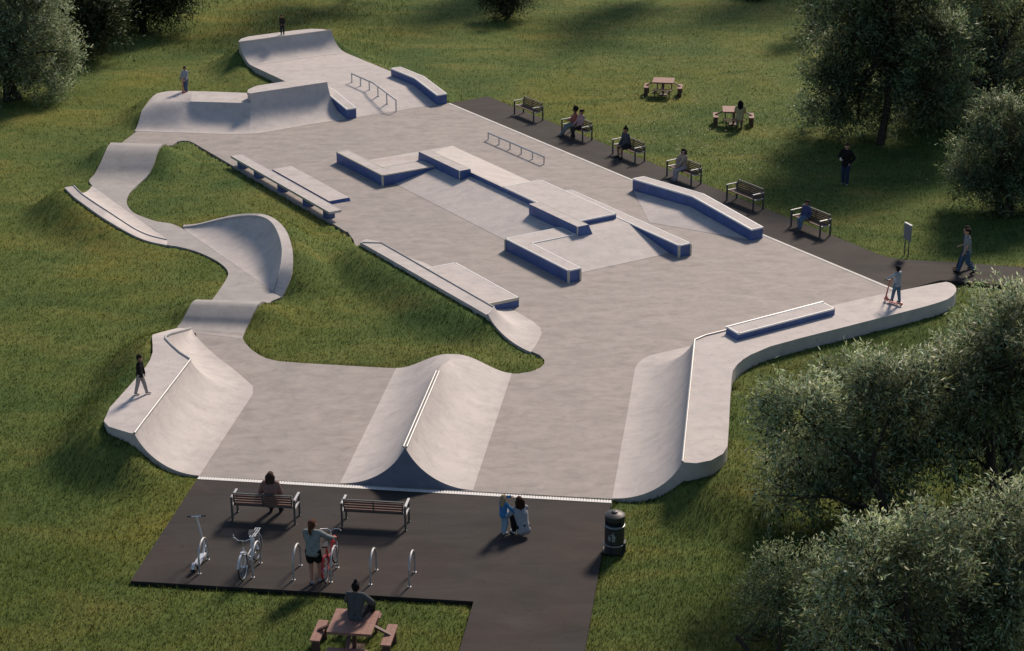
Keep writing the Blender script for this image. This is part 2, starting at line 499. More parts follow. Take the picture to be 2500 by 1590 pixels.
for j in (0, NA):
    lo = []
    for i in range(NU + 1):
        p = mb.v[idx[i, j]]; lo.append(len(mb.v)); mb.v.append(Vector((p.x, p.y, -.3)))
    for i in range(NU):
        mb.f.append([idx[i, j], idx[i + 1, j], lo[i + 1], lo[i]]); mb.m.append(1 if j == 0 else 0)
obj('transition', mb, [M['ramp'], concrete('shade_tinted_spine_end_wall', (.17, .20, .27), .1)], t, sharp=38)  # end wall colour darkened and blued to stand for its shade
for dx in (-.045, .045):
    mb = MB(); mb.tube([CA(-8.83 + dx, 44.66, HQ + .02), CA(-8.83 + dx, 50.05, HQ + .018)], .030, 8); obj('coping', mb, M['coping'], t)
hump_rim = [mb_p for mb_p in [CA(-8.83 + 1.86 * (-1 + 2 * i / 16), A1, spine_z(-1 + 2 * i / 16, A1)) for i in range(17)]]
rim(hump_rim, .05)

# ------------------------------------------------------------------ right quarter pipe running into the long raised deck
t = thing('quarter_pipe', 'right hand quarter pipe curving into a long raised deck with rounded end', 'quarter pipe', CA(-1.2, 48))
bot = [CA(-3.14, 44.64, LIP), CA(-3.14, 45.2, LIP), CA(-3.14, 46.2, LIP), CA(-3.14, 48, LIP), CA(-3.13, 50, LIP), CA(-3.13, 52, LIP), CA(-3.13, 53.2, LIP), z9(1952, 480, LIP), z9(1975, 440, LIP), z9(2012, 408, LIP), z9(2070, 382, LIP),
       EB(34.9, 44.2, LIP), EB(36.5, 44.2, LIP), EB(38.0, 43.9, LIP), EB(39.0, 42.6, LIP), EB(40.0, 42.25, LIP), EB(40.85, 42.15, LIP), EB(41.35, 42.1, LIP), EB(41.85, 42.05, LIP), EB(42.15, 42.03, LIP), EB(42.4, 42.0, LIP), EB(42.6, 42.0, LIP), EB(42.75, 41.97, LIP), EB(42.85, 41.95, LIP)]
cop = [CA(-1.27, 44.64, HQ), CA(-1.27, 45.2, HQ), CA(-1.27, 46.2, HQ), CA(-1.27, 48, HQ), CA(-1.27, 50, HQ), CA(-1.27, 52, HQ), CA(-1.27, 53.2, HQ), CA(-1.27, 53.46, HQ), CA(-1.27, 53.5, HQ), CA(-1.26, 53.52, HQ), CA(-1.22, 53.54, HQ),
       g(1748, 814, HQ), g(1860, 786.5, HQ), g(1960, 763, HQ), g(2050, 742, HQ), g(2130, 723.5, HQ), g(2185, 712, HQ), g(2220, 705, HQ), g(2250, 699, HQ), g(2272, 694.8, HQ), g(2288, 691.8, HQ), g(2299, 690, HQ), g(2306, 689, HQ), g(2311, 688.3, HQ)]
out = [g(1700, 1131, HQ), g(1736, 1124, HQ), g(1765, 1108, HQ), g(1776, 1090, HQ), g(1780, 1030, HQ), g(1783, 965, HQ), g(1786, 925, HQ), g(1789, 905, HQ), g(1800, 890, HQ), g(1815, 877, HQ), g(1833, 866, HQ),
       g(1880, 846, HQ), g(1960, 824, HQ), g(2050, 801.5, HQ), g(2130, 781, HQ), g(2210, 761, HQ), g(2260, 748, HQ), g(2292, 738.5, HQ), g(2313, 731, HQ), g(2327, 721.5, HQ), g(2334, 712, HQ), g(2335, 704.5, HQ), g(2331, 697.5, HQ), g(2322, 691.5, HQ)]
mb, grid = transition(list(zip(bot, cop, out)), 68, 14)
obj('transition', mb, M['ramp'], t, sharp=32)
mb = MB(); mb.tube([p + Vector((0, 0, .015)) for p in [CA(-1.27, 44.62, HQ), CA(-1.27, 47, HQ), CA(-1.27, 50, HQ), CA(-1.27, 53.48, HQ), g(1722, 820.5, HQ), g(1772, 808, HQ)]], .036, 8); obj('coping', mb, M['coping'], t)
foot(bot + out[::-1])
fr = [p.copy() for p in grid[0][1:-2]]
rim(fr, [.03 + .035 * i for i in range(len(fr))], 2.6)
rim([cop[0]] + out[:4], [.50, .46, .44, .40, .42], 2.8); rim(out[3:], [.42] * (len(out) - 6) + [.46, .5, .55], 2.6); rim([out[-1], cop[-1]], [.6, .9], 1.5)
rim([cop[-1], cop[-2], EB(43.6, 42.0, 1.2)], [1.25, 1.27, 1.28], 1.0)

t = thing('grind_ledge', 'low blue sided ledge sitting on the long deck beside the right hand quarter pipe', 'ledge', g(1900, 790, HQ), ROT_EB)
zl = HQ + .22
top = [z7(225, 1195, zl), z7(930, 1015, zl), z7(1017, 1060, zl), z7(310, 1245, zl)]
low = [Vector((p.x, p.y, HQ - .02)) for p in top]; low[0] += dE * -.05; low[3] += dE * -.05
mb = MB(); mb.add(top + low, [(0, 1, 2, 3)], 0); mb.add(top + low, [(0, 4, 5, 1), (1, 5, 6, 2), (2, 6, 7, 3), (3, 7, 4, 0)], 1)
obj('ledge_block', mb, [M['ramp'], M['blue']], t)
mb = MB(); edge_bars(mb, top); obj('steel_edge', mb, M['white'], t)
mb = MB(); mb.tube([z7(215, 1200, zl), z7(930, 1013, zl)], .035, 8); obj('coping', mb, M['white'], t)

# ------------------------------------------------------------------ pump track path with two rollers
sec = [(g(280, 361), g(425, 362), 0), ]
P_L = [(285, 355, 0), (268, 352, .85), (263, 358, .83), (257, 371, .725), (245, 398, .425), (231, 425, .125), (218, 444, 0), (246, 470, 0), (277, 491, 0), (306, 512, 0), (336, 534, 0), (363, 552, 0), (386, 569, 0), (406, 596, 0), (433, 602, 0), (466, 610, 0), (499, 622, 0), (532, 639, 0), (552, 656, 0), (557, 670, 0), (550, 686, 0), (533, 712, 0), (516, 734, 0), (473, 735, .5), (468, 740, .485), (463, 748, .427), (452, 769, .25), (442, 788, .073), (434, 801, 0), (470, 812, 0)]
P_R = [(415, 355, 0), (393, 357, .85), (388, 363, .83), (383, 375, .725), (375, 401, .425), (362, 427, .125), (341, 447, 0), (320, 467, 0), (312, 480, 0), (309, 492, 0), (313, 505, 0), (327, 520, 0), (352, 531, 0), (383, 541, 0), (420, 547, 0), (458, 566, 0), (512, 605, 0), (560, 637, 0), (600, 665, 0), (640, 692, 0), (666, 711, 0), (690, 722, 0), (664, 735, 0), (633, 742, .5), (628, 747, .485), (624, 755, .427), (613, 776, .25), (605, 795, .073), (598, 809, 0), (591, 828, 0)]
def edge3(L): return [g(x, y, z) + Vector((0, 0, .004)) for x, y, z in L]
# resample the two sides by matching fractions
def resample(pts, n):
    pts = catmull([[p] for p in pts], 5); pts = [p[0] for p in pts]
    d = [0]
    for i in range(1, len(pts)): d.append(d[-1] + (pts[i] - pts[i - 1]).to_2d().length)
    out = []; k = 0
    for i in range(n):
        s_ = d[-1] * i / (n - 1)
        while k < len(d) - 2 and d[k + 1] < s_: k += 1
        f = (s_ - d[k]) / max(1e-6, d[k + 1] - d[k]); out.append(pts[k].lerp(pts[k + 1], max(0, min(1, f))))
    return out
L_, R2_ = edge3(P_L), edge3(P_R)
def rise(L, i, k=5):
    # smooth back slope of a roller between point i (flat) and i + 1 (crest)
    a, b = L[i], L[i + 1]; new = []
    for j in range(1, k + 1):
        t = j / (k + 1); p = a.lerp(b, t); p.z = a.z + (b.z - a.z) * t * t * (3 - 2 * t); new.append(p)
    return L[:i + 1] + new + L[i + 1:]
L_, R2_ = [rise(rise(q, 22), 0) for q in (L_, R2_)]
rows = catmull([[a, b] for a, b in zip(L_, R2_)], 6)
mb = MB(); W = 7
for a, b in rows:
    mb.v.append(Vector((a.x, a.y, -.3)))
    for k in range(W):
        mb.v.append(a.lerp(b, k / (W - 1)))
    mb.v.append(Vector((b.x, b.y, -.3)))
W2 = W + 2
for i in range(len(rows) - 1):
    for k in range(W2 - 1):
        a = i * W2 + k; mb.f.append([a, a + 1, a + W2 + 1, a + W2]); mb.m.append(1 if k in (0, W2 - 2) else 0)
struct('pump_track_path', mb, [concrete('path_concrete', (.40, .38, .365), .12), M['side']], 50)
foot([r[0] for r in rows] + [r[1] for r in rows][::-1])
ptL = [r[0] for r in rows]; ptR = [r[1] for r in rows]
rim(ptL[:66], .06, 1.7); rim(ptL[114:], .06, 1.7)
rim(ptR[:114], .05, 1.7); rim(ptR[156:], .05, 1.7)

def berm(name, label, secs, phi, n_sub=4):
    b = [s[0] for s in secs]; c = [s[1] for s in secs]; o = [s[2] for s in secs]
    t = thing(name, label, 'banked turn', sum(b, Vector()) / len(b))
    t.location.z = 0; MW[t.name] = Matrix.Translation(t.location)
    mb, grid = transition(secs, phi, 10, n_sub)
    obj('banked_wall', mb, M['ramp'], t, sharp=40)
    mb = MB(); mb.tube([r[-3] + Vector((0, 0, .012)) for r in grid], .028, 6); obj('coping', mb, M['coping'], t)
    foot(b + o[::-1]); rim([r[-2] for r in grid], .06, 2.3)
    return t
lb = []
for (cx_, cy_), (bx, by), (ox, oy), h in [((240, 463), (375, 462), (172, 473), 1.0), ((300, 522), (440, 508), (240, 540), .90), ((400, 592), (530, 573), (340, 615), .78), ((500, 657), (620, 637), (450, 692), .62), ((600, 723), (710, 702), (570, 765), .44), ((700, 786), (790, 758), (680, 825), .27), ((800, 829), (860, 808), (790, 868), .13), ((925, 860), (936, 862), (925, 897), .014)]:
    lb.append((z3(bx, by, LIP), z3(cx_, cy_, h), z3(ox, oy, h)))
berm('banked_turn', 'straight low banked kerb turn on the far left bend of the narrow path', lb, 55)
rb = []
for (cx_, cy_), f, (ox, oy), h in [((1040, 769), 0, (1045, 748), .012), ((1150, 753), .08, (1150, 738), .16), ((1300, 717), .2, (1300, 700), .42), ((1430, 693), .31, (1425, 673), .68), ((1550, 684), .42, (1545, 665), .92), ((1635, 699), .52, (1650, 675), 1.04), ((1700, 745), .60, (1735, 720), 1.08), ((1745, 830), .68, (1803, 800), 1.05), ((1768, 930), .77, (1843, 930), .95), ((1760, 1040), .86, (1845, 1050), .72), ((1735, 1140), .94, (1825, 1150), .40), ((1703, 1235), 1, (1762, 1275), .012)]:
    rb.append((z3(1075 + 625 * f, 800 + 435 * f, LIP), z3(cx_, cy_, h), z3(ox, oy, h)))
berm('banked_turn', 'tall curved banked wall turn with bright coping on the winding path', rb, 62)

# ------------------------------------------------------------------ upper level: bank, raised floor, far quarter pipe
t = thing('raised_platform', 'raised concrete platform reached by a shallow bank at the far end', 'platform', EB(40.7, 82), ROT_EB)
ZP = .5
mb = MB(); mb.extrude([(76.1, LIP), (78.4, ZP), (87.2, ZP), (87.2, -.3), (76.1, -.3)], 38.0, 43.45, EB, 0, 0)
obj('bank_and_floor', mb, M['ramp'], t)
foot([EB(38, 76), EB(43.45, 76), EB(43.45, 87.2), EB(38, 87.2)])
rim([EB(38.0, 80.0, ZP), EB(38.0, 87.0, ZP)], [.34, .30], 2.5); rim([EB(43.45, 87.0, ZP), EB(43.45, 81, ZP)], .07, 2.2); rim([EB(43.5, 81, ZP), EB(43.5, 78.4, ZP), EB(43.6, 76.1)], [.08, .1, .06], 2.0)
t = thing('quarter_pipe', 'farthest quarter pipe with a child in dark clothes standing on its deck', 'quarter pipe', EB(40.6, 88), ROT_EB)
ZT = 1.5
sec = []
for e, o_ in [(37.95, za(95, 352, ZT)), (38.15, za(120, 322, ZT)), (38.6, za(200, 298, ZT)), (39.6, za(390, 272, ZT)), (40.6, za(560, 250, ZT)), (41.6, za(720, 230, ZT)), (42.4, za(860, 217, ZT)), (43.0, za(975, 221, ZT)), (43.3, za(1045, 234, ZT))]:
    sec.append((EB(e + .05 + (.12 if e > 43.2 else 0), 86.7, ZP + LIP), EB(e, 88.0, ZT), o_))
mb, grid = transition(sec, 66, 12)
obj('transition', mb, M['ramp'], t, sharp=32)
mb = MB(); mb.tube([s[1] + Vector((0, 0, .01)) for s in sec], .03, 6); obj('coping', mb, M['ramp'], t)
foot([s[0] for s in sec] + [s[2] for s in sec][::-1])
rim([p for p in grid[0][1:-2]], [.12 + .03 * i for i in range(len(grid[0]) - 3)], 2.3); rim([s[2] for s in sec], [.5] + [.35] * 8, 2.4); rim([p for p in grid[-1][1:-2]][::-1], .2, 2.2)

# ------------------------------------------------------------------ middle quarter pipe (low rounded part and high block)
t = thing('quarter_pipe', 'long stepped quarter pipe with a child on a scooter on its lower deck', 'quarter pipe', EB(35, 78))
HL, HH = 1.0, 1.42
T0 = g(606, 327, LIP); D0 = g(612, 228.5, HH) - T0; D0.z = 0
cs_lo = T0 + D0 * .909; cs_lo.z = HL; cs_hi = T0 + D0; cs_hi.z = HH
sec = [(g(328, 320, LIP), g(352, 262, .76), g(366, 243, .90), 1.0), (g(355, 321, LIP), g(378, 247, .94), g(382, 229, .98), 1.0), (g(390, 322.5, LIP), g(410, 244.5, .98), g(412, 223, HL), 1.0), (g(425, 323.5, LIP), g(446, 246.5, HL), g(446, 222, HL), .7),
       (g(455, 324.5, LIP), g(470, 248, HL), g(470, 223, HL), .15), (g(500, 326, LIP), g(505, 249, HL), g(505, 223.5, HL), 0), (g(560, 327.5, LIP), g(556, 250.5, HL), g(550, 225, HL), 0), (T0, cs_lo, g(602, 227, HL), 0)]
mb, grid = transition(sec, 61.7, 16, 3)
sec2 = [(T0, cs_hi, g(604, 226, HH), 0), (g(630, 325.8, LIP), g(622, 226.3, HH), g(605, 219, HH), 0), (g(660, 321, LIP), g(654, 221.6, HH), g(625, 210, HH), 0), (g(700, 314, LIP), g(695, 215.8, HH), g(665, 203.5, HH), 0), (g(750, 305, LIP), g(745, 208.3, HH), g(720, 195.5, HH), 0), (EB(38.04, 76.12, LIP), EB(38.04, 77.97, HH), EB(38.04, 79.2, HH), 0)]
mb2, grid2 = transition(sec2, 75.4, 20, 1)
obj('transition', mb, M['ramp'], t, sharp=38)
obj('transition', mb2, M['ramp'], t, sharp=38)
for ss in (sec, sec2): foot([s[0] for s in ss] + [s[2] for s in ss][::-1])
rim([g(293, 352), CA(-28.1, 79.7)], .05, 2); rim([p for p in grid[0][1:-1]], .06, 2.0); rim([s[2] for s in sec], .08, 2.2); rim([sec[-1][2], sec2[0][2]] + [s[2] for s in sec2[1:4]], [.1, .6, .55, .8, 1.1], 1.6)

def kinked(label, e0, e1, top, bottom, B0):
    t = thing('kinked_ledge', label, 'ledge', EB((e0 + e1) / 2, B0), ROT_EB)
    mb = MB(); mb.extrude(top + bottom, e0, e1, EB, 0, 1); obj('ledge_block', mb, [M['ramp'], M['blue']], t)
    mb = MB()
    edge_bars(mb, [EB(e0, b, z) for b, z in top] + [EB(e1, b, z) for b, z in top][::-1], .06, .06)
    obj('steel_edge', mb, M['white'], t)
    return t
kinked('short kinked blue ledge against the stepped quarter pipe', 38.06, 38.56, [(76.04, .5), (78.35, .9), (80.0, .9)], [(80.0, .4), (78.4, .4), (76.04, -.02)], 78)
kinked('kinked blue ledge on the grass edge of the far bank, sloping down to the plaza', 43.0, 43.54, [(76.05, .5), (78.3, .9), (80.75, .9)], [(80.75, .4), (78.4, .4), (76.05, -.02)], 78)

# ------------------------------------------------------------------ funbox
t = thing('funbox', 'large funbox with banks, blue sided ledges and white edges in the centre of the plaza', 'funbox', EB(37, 60), ROT_EB)
RZ = .62
mb = MB()
def quad(pts, mi=0): mb.add(pts, [list(range(len(pts)))], mi)
L0 = LIP
quad([EB(34.93, 55.0, L0), EB(34.93, 66.4, L0), EB(37.42, 66.4, .47), EB(37.42, 55.0, .47)])               # left bank
obj('bank', mb, M['ramp'], t)
mb = MB()
quad([EB(37.42, 60.9, RZ), EB(39.92, 60.9, L0), EB(39.92, 69.31, L0), EB(37.42, 66.9, RZ)])               # right bank
quad([EB(39.92, 69.31, L0), EB(34.9, 69.31, L0), EB(34.9, 66.5, .45), EB(37.42, 66.5, .47), EB(37.42, 66.9, RZ)])
quad([EB(37.42, 60.9, RZ), EB(37.42, 66.9, RZ), EB(37.42, 66.9, -.1), EB(37.42, 60.9, -.1)])
quad([EB(37.42, 60.9, RZ), EB(37.42, 60.9, -.1), EB(39.92, 60.9, L0)])
obj('bank', mb, M['ramp'], t)
mb = MB()
quad([EB(34.83, 52.08, L0), EB(39.31, 52.08, L0), EB(39.31, 54.7, .455), EB(34.83, 54.7, .455)])          # near bank
quad([EB(34.4, 54.7, .455), EB(39.4, 54.7, .455), EB(39.4, 61.0, .455), EB(37.4, 61.0, .455), EB(37.4, 55.6, .455), EB(34.4, 55.6, .455)])
quad([EB(39.4, 59.4, .455), EB(39.4, 61.0, .455), EB(39.4, 61.0, -.1), EB(39.4, 59.4, -.1)])
obj('bank', mb, M['ramp'], t)
foot([EB(34, 51), EB(40, 51), EB(40, 69), EB(34, 69)])
def lbox(poly, ztop, zbot, edges=True, name='ledge', mats=None, taper=None, closed=True):
    m_ = MB(); m_.prism([p.to_2d() for p in poly], ztop, zbot, 0, 1)
    if taper:
        n = len(poly)
        for i, d in taper.items(): m_.v[n + i] += d
    o = obj(name, m_, mats or [M['ramp'], M['blue']], t)
    if edges:
        e_ = MB(); zz = ztop if isinstance(ztop, (list, tuple)) else [ztop] * len(poly)
        edge_bars(e_, [Vector((p.x, p.y, z)) for p, z in zip(poly, zz)], .05, .05, closed)
        eo = obj('steel_edge', e_, M['white'] if edges is True else edges, t)
        eo.parent = o
    return o
# far L shaped ledge
lbox([EB(34.35, 65.54), EB(36.86, 65.54), EB(36.86, 66.56), EB(34.89, 66.56), EB(34.89, 69.8), EB(34.35, 69.8)], .47, -.02, M['cream'])
# near L shaped ledge
lbox([EB(34.33, 51.43), EB(34.83, 51.43), EB(34.83, 54.72), EB(36.84, 54.72), EB(36.84, 55.72), EB(34.33, 55.72)], .475, -.02, True)
# right hubba
lbox([EB(39.33, 51.53), EB(39.86, 51.53), EB(39.86, 59.55), EB(39.33, 59.55)], .47, -.02, True)
# deck pad
lbox([EB(37.44, 55.48), EB(39.24, 55.48), EB(39.24, 60.9), EB(37.44, 60.9)], .66, .40, True, 'manual_pad')
# ridge kerb
lbox([EB(37.38, 57.9), EB(37.47, 57.9), EB(37.47, 63.5), EB(37.38, 63.5)], .645, .2, False, 'ridge_kerb')
# two raised ledges on the ridge
lbox([EB(36.87, 63.45), EB(37.40, 63.45), EB(37.40, 66.92), EB(36.87, 66.92)], .78, .2, False, 'ledge', None, {0: dB * -.04, 1: dB * -.05 + dE * .08, 3: dB * .1, 2: dB * .1})
lbox([EB(36.83, 54.58), EB(37.33, 54.58), EB(37.33, 58.0), EB(36.83, 58.0)], .80, .3, False, 'ledge', None, {0: dB * -.05, 1: dB * -.1 + dE * .18})
for e0, b0, b1, z in ((37.38, 63.47, 66.9, .78), (37.31, 54.6, 58.0, .80)):
    mb = MB(); mb.bar(EB(e0, b0, z - .015), EB(e0, b1, z - .015), .03, .04); obj('steel_edge', mb, M['cream'], t)
for p in ((34.35, 65.54), (34.33, 51.43), (34.83, 51.43), (34.33, 55.72), (39.33, 51.53), (39.86, 51.53)):
    mb = MB(); mb.box(EB(p[0], p[1], .215), (.075, .075, .44), ROT_EB); obj('corner_trim', mb, M['cream'], t)
for e, b, z, h in ((36.87, 63.45, .55, .44), (36.83, 54.58, .6, .38)):
    mb = MB(); mb.box(EB(e, b, z), (.04, .04, h), ROT_EB); obj('corner_trim', mb, M['cream'], t)

# ------------------------------------------------------------------ kinked ledge over the small pyramid bank by the asphalt path
t = kinked('kinked blue ledge peaking over a small triangular bank beside the asphalt path', 42.82, 43.38, [(51.6, .45), (55.35, .80), (59.4, .50)], [(59.4, -.02), (51.6, -.02)], 55.4)
mb = MB()
pk = EB(42.80, 55.4, .34)
mb.add([EB(42.80, 59.3, LIP), EB(40.85, 55.5, LIP), EB(42.80, 51.7, LIP), pk, EB(42.8, 59.3, -.05), EB(42.8, 51.7, -.05)], [(0, 1, 3), (1, 2, 3), (0, 3, 2, 5, 4)], 0)
obj('triangular_bank', mb, M['ramp'], t, sharp=5)

# ------------------------------------------------------------------ low wall with manual pad on the left of the plaza
t = thing('low_wall', 'low concrete wall with steel coping along the grass island, curling down at its near end', 'wall', EB(29.6, 53), ROT_EB)
HW = .75
e_ = [(57.75, 29.5), (57.3, 29.76), (56.6, 29.76), (55.5, 29.76), (53, 29.76), (51, 29.76), (49.6, 29.76), (49.1, 29.76), (48.98, 29.76), (48.9, 29.68), (48.8, 29.55), (48.6, 29.25)]
bb = [EB(29.6, 57.9, LIP), EB(30.3, 57.7, LIP), EB(30.75, 57.2, LIP), EB(31.05, 56.2, LIP), EB(31.15, 53, LIP), EB(31.2, 51, LIP), EB(31.22, 50, LIP), EB(31.2, 48.9, LIP), EB(31.1, 48.3, LIP), EB(30.85, 47.8, LIP), EB(30.3, 47.2, LIP), EB(29.66, 46.6, LIP)]
oo = [EB(29.14, 57.55, HW), EB(29.15, 57.3, HW), EB(29.16, 56.6, HW), EB(29.17, 55.5, HW), EB(29.18, 53, HW), EB(29.19, 51, HW), EB(29.2, 49.6, HW), EB(29.2, 49.1, HW), EB(29.2, 48.8, HW), EB(29.2, 48.68, HW), EB(29.2, 48.6, HW), EB(29.2, 48.55, HW)]
sec = [(bb[i], EB(e_[i][1], e_[i][0], HW), oo[i]) for i in range(len(e_))]
mb, grid = transition(sec, 66, 12)
obj('transition', mb, M['ramp'], t, sharp=32)
mb = MB(); mb.tube([EB(29.18, 57.45, HW + .012), EB(29.76, 57.0, HW + .012), EB(29.76, 53, HW + .012), EB(29.76, 49.05, HW + .012), EB(29.21, 48.58, HW + .012)], .028, 8); obj('coping', mb, M['coping'], t)
foot(bb + oo[::-1])
rim([p for p in [EB(29.5, 58.6), EB(29.14, 57.6, HW)]], [.06, .08], 2.6); rim(oo, .12, 2.2); rim([p for p in grid[-1][1:-2]][::-1], .08, 2.2)
t = thing('manual_pad', 'blue sided low block with white edges pressed against the low wall', 'ledge', EB(30.9, 52.5), ROT_EB)
top = [EB(30.0, 50.42), EB(31.56, 50.36), EB(31.56, 54.72), EB(30.0, 54.72)]
lbox(top, .34, -.02, True, 'ledge_block', [M['ramp'], M['blue']])
mb = MB(); mb.bar(EB(30.0, 50.415, .30), EB(31.56, 50.355, .30), .03, .10); obj('edge_trim', mb, M['cream'], t)

# ------------------------------------------------------------------ long grind bench on blue stubs and the low pad beside it
t = thing('grind_bench', 'long narrow concrete bench slab on blue stub legs at the left plaza edge', 'grind bench', EB(30.55, 67), ROT_EB)
mb = MB(); mb.prism([p.to_2d() for p in (EB(30.30, 62.42), EB(30.83, 62.42), EB(30.83, 71.95), EB(30.30, 71.95))], .40, .31, 0, 1); obj('slab', mb, [M['ramp'], M['cream']], t)
mb = MB(); edge_bars(mb, [EB(30.30, 62.42, .4), EB(30.83, 62.42, .4), EB(30.83, 71.95, .4), EB(30.30, 71.95, .4)], .022, .06, True, inset=.006); obj('steel_edge', mb, M['steel'], t)
for b in (71.25, 69.55, 67.2, 64.8, 62.95):
    mb = MB(); mb.prism([p.to_2d() for p in (EB(30.36, b - .17), EB(30.72, b - .17), EB(30.72, b + .17), EB(30.36, b + .17))], .312, -.02); obj('leg', mb, M['blue'], t)
t = thing('manual_pad', 'flat ankle high concrete pad with blue end behind the long bench slab', 'ledge', EB(31.8, 67.2), ROT_EB)
mb = MB(); P_ = [EB(31.33, 64.5), EB(32.25, 64.5), EB(32.25, 69.95), EB(31.33, 69.95)]
mb.prism([p.to_2d() for p in P_], .13, -.02, 0, 1); mb.v[4] += dB * -.08; mb.v[5] += dB * -.12
obj('ledge_block', mb, [M['ramp'], M['blue']], t)

# ------------------------------------------------------------------ rails
def rail(label, e, legs, top, kink):
    t = thing('grind_rail', label, 'rail', EB(e, sum(b for b, _ in legs) / len(legs)), ROT_EB)
    mb = MB(); mb.tube([EB(e, b, z) for b, z in top], .038, 8); obj('bar', mb, M['steel'], t)
    for b, zb in legs:
        zt_ = np.interp(b, [q[0] for q in top], [q[1] for q in top])
        mb = MB(); mb.tube([EB(e, b, zb), EB(e, b, float(zt_))], .032, 8); mb.box(EB(e, b, zb + .008), (.12, .12, .012), ROT_EB); obj('leg', mb, M['steel'], t)
rail('straight low steel grind rail on six posts near the asphalt path', 41.82, [(b, 0.0) for b in (69.31, 68.37, 67.43, 66.49, 65.56, 64.63)], [(64.63, .32), (69.31, .32)], 0)
bz = lambda b: .5 if b > 78.4 else max(0, (b - 76.1) / 2.3 * .5)
rail('kinked steel handrail running down the far bank between two ledges', 40.7, [(b, bz(b)) for b in (80.62, 79.68, 78.74, 77.85, 76.95, 76.02)], [(76.02, .58), (78.3, .94), (80.62, .94)], 0)
# ------------------------------------------------------------------ asphalt
far = [EB(43.69, 76.0), EB(45.95, 76.15), EB(45.85, 64.0), EB(45.85, 51.0), g(2066, 589), g(2100, 603), g(2133, 617), g(2166, 628), g(2190, 632.5), g(2213, 635), g(2300, 639), g(2500, 653), g(2650, 664), g(2650, 664) + dC * 40, g(2650, 712) + dC * 40, g(2650, 712), g(2500, 700), g(2366, 690), g(2313, 685), g(2296, 685), g(2196, 711), EB(43.69, 43.5)]
mb = MB(); mb.prism([p.to_2d() for p in far], .004, -.22, 0, 1); struct('asphalt_path', mb, [M['asphalt'], M['kerb']]); foot(far)
rim(far[:10], .04, 1.5); rim(far[10:13], .04, 1.5); rim(far[16:21], .14, 1.2)
fro = [CA(-14.70, 44.46), CA(-14.70, 38.68), CA(-6.06, 38.70), CA(-6.03, 12.0), CA(-3.20, 12.0), CA(-3.15, 44.36)]
mb = MB(); mb.prism([p.to_2d() for p in fro], .002, -.3, 0, 1); struct('asphalt_forecourt', mb, [M['asphalt'], M['kerb']]); foot(fro)
rim([fro[0], fro[1]], .05, 1.5); rim([fro[1], fro[2]], .10, 1.5); rim([fro[2], fro[3]], .12, 1.5); rim([fro[4], fro[5]], .07, 1.5)

# ------------------------------------------------------------------ benches
def make_bench(label, group):
    t = thing('park_bench', label, 'bench', (0, 0, 0), 0, group)
    L = 1.72
    mb = MB()
    for i in range(5): mb.box((0, -.20 + i * .088, .435), (L - .10, .074, .032))
    obj('seat', mb, M['plank'], t, False)
    mb = MB()
    for i in range(4):
        z = .505 + i * .078; mb.box((0, .205 + (z - .45) * .16, z), (L - .12, .022, .052), axes=(Vector((1, 0, 0)), Vector((0, 1, .16)).normalized(), Vector((0, -.16, 1)).normalized()))
    b = obj('backrest', mb, M['plank'], t, False)
    mb = MB(); mb.bar((-L / 2 + .05, .263, .815), (L / 2 - .05, .263, .815), .05, .028)
    mb.bar((-L / 2 + .07, .225, .47), (L / 2 - .07, .225, .47), .03, .03)
    for x in (-L / 2 + .075, 0, L / 2 - .075): mb.bar((x, .222, .455), (x, .27, .81), .03, .035, up=Vector((0, 1, 0)))
    obj('back_frame', mb, M['darksteel'], b, False)
    for sx in (-1, 1):
        x = sx * (L / 2 - .012)
        for y, h in ((-.255, .655), (.255, .70)):
            mb = MB(); mb.box((x, y, h / 2), (.05, .055, h)); mb.box((x, y, .006), (.075, .085, .012)); obj('leg', mb, M['darksteel'], t, False)
        mb = MB(); mb.bar((x, -.29, .665), (x, .26, .675), .062, .028); obj('armrest', mb, M['steel'], t, False)
        mb = MB(); mb.bar((x, -.23, .425), (x, .235, .425), .05, .04); obj('seat_rail', mb, M['steel'], t, False)
    return t
GP = 'slatted benches along the asphalt path'
bench = make_bench('empty slatted bench at the far end of the path row, under no sitter', GP)
RZP = R_(31.839 - 90)
def bench_xy(b): return EB(45.48, b, .004)
bB = [71.65, 67.53, 63.44, 59.41, 55.31, 51.27]
bl = ['empty slatted bench at the far end of the path row', 'slatted bench by the path with two women sitting on it', 'slatted bench by the path with a sitter in grey top and shorts', 'slatted bench by the path with a woman in pale clothes and long dark hair',
      'empty slatted bench beside the near end of the peaked kinked ledge', 'slatted bench nearest the sign with a boy sitting on it']
bench.location = bench_xy(bB[0]); bench.rotation_euler = (0, 0, RZP); bench['label'] = bl[0]
for b, l in zip(bB[1:], bl[1:]): dup(bench, bench_xy(b), RZP, l)
f1 = dup(bench, CA(-12.19, 42.40, .004), R_(172.5), 'slatted bench on the front asphalt seen from behind with a woman sitting on it'); f1['group'] = 'slatted benches on the front asphalt'
f2 = dup(bench, CA(-9.22, 42.39, .004), R_(172.5), 'empty slatted bench on the front asphalt in front of the spine ramp'); f2['group'] = 'slatted benches on the front asphalt'

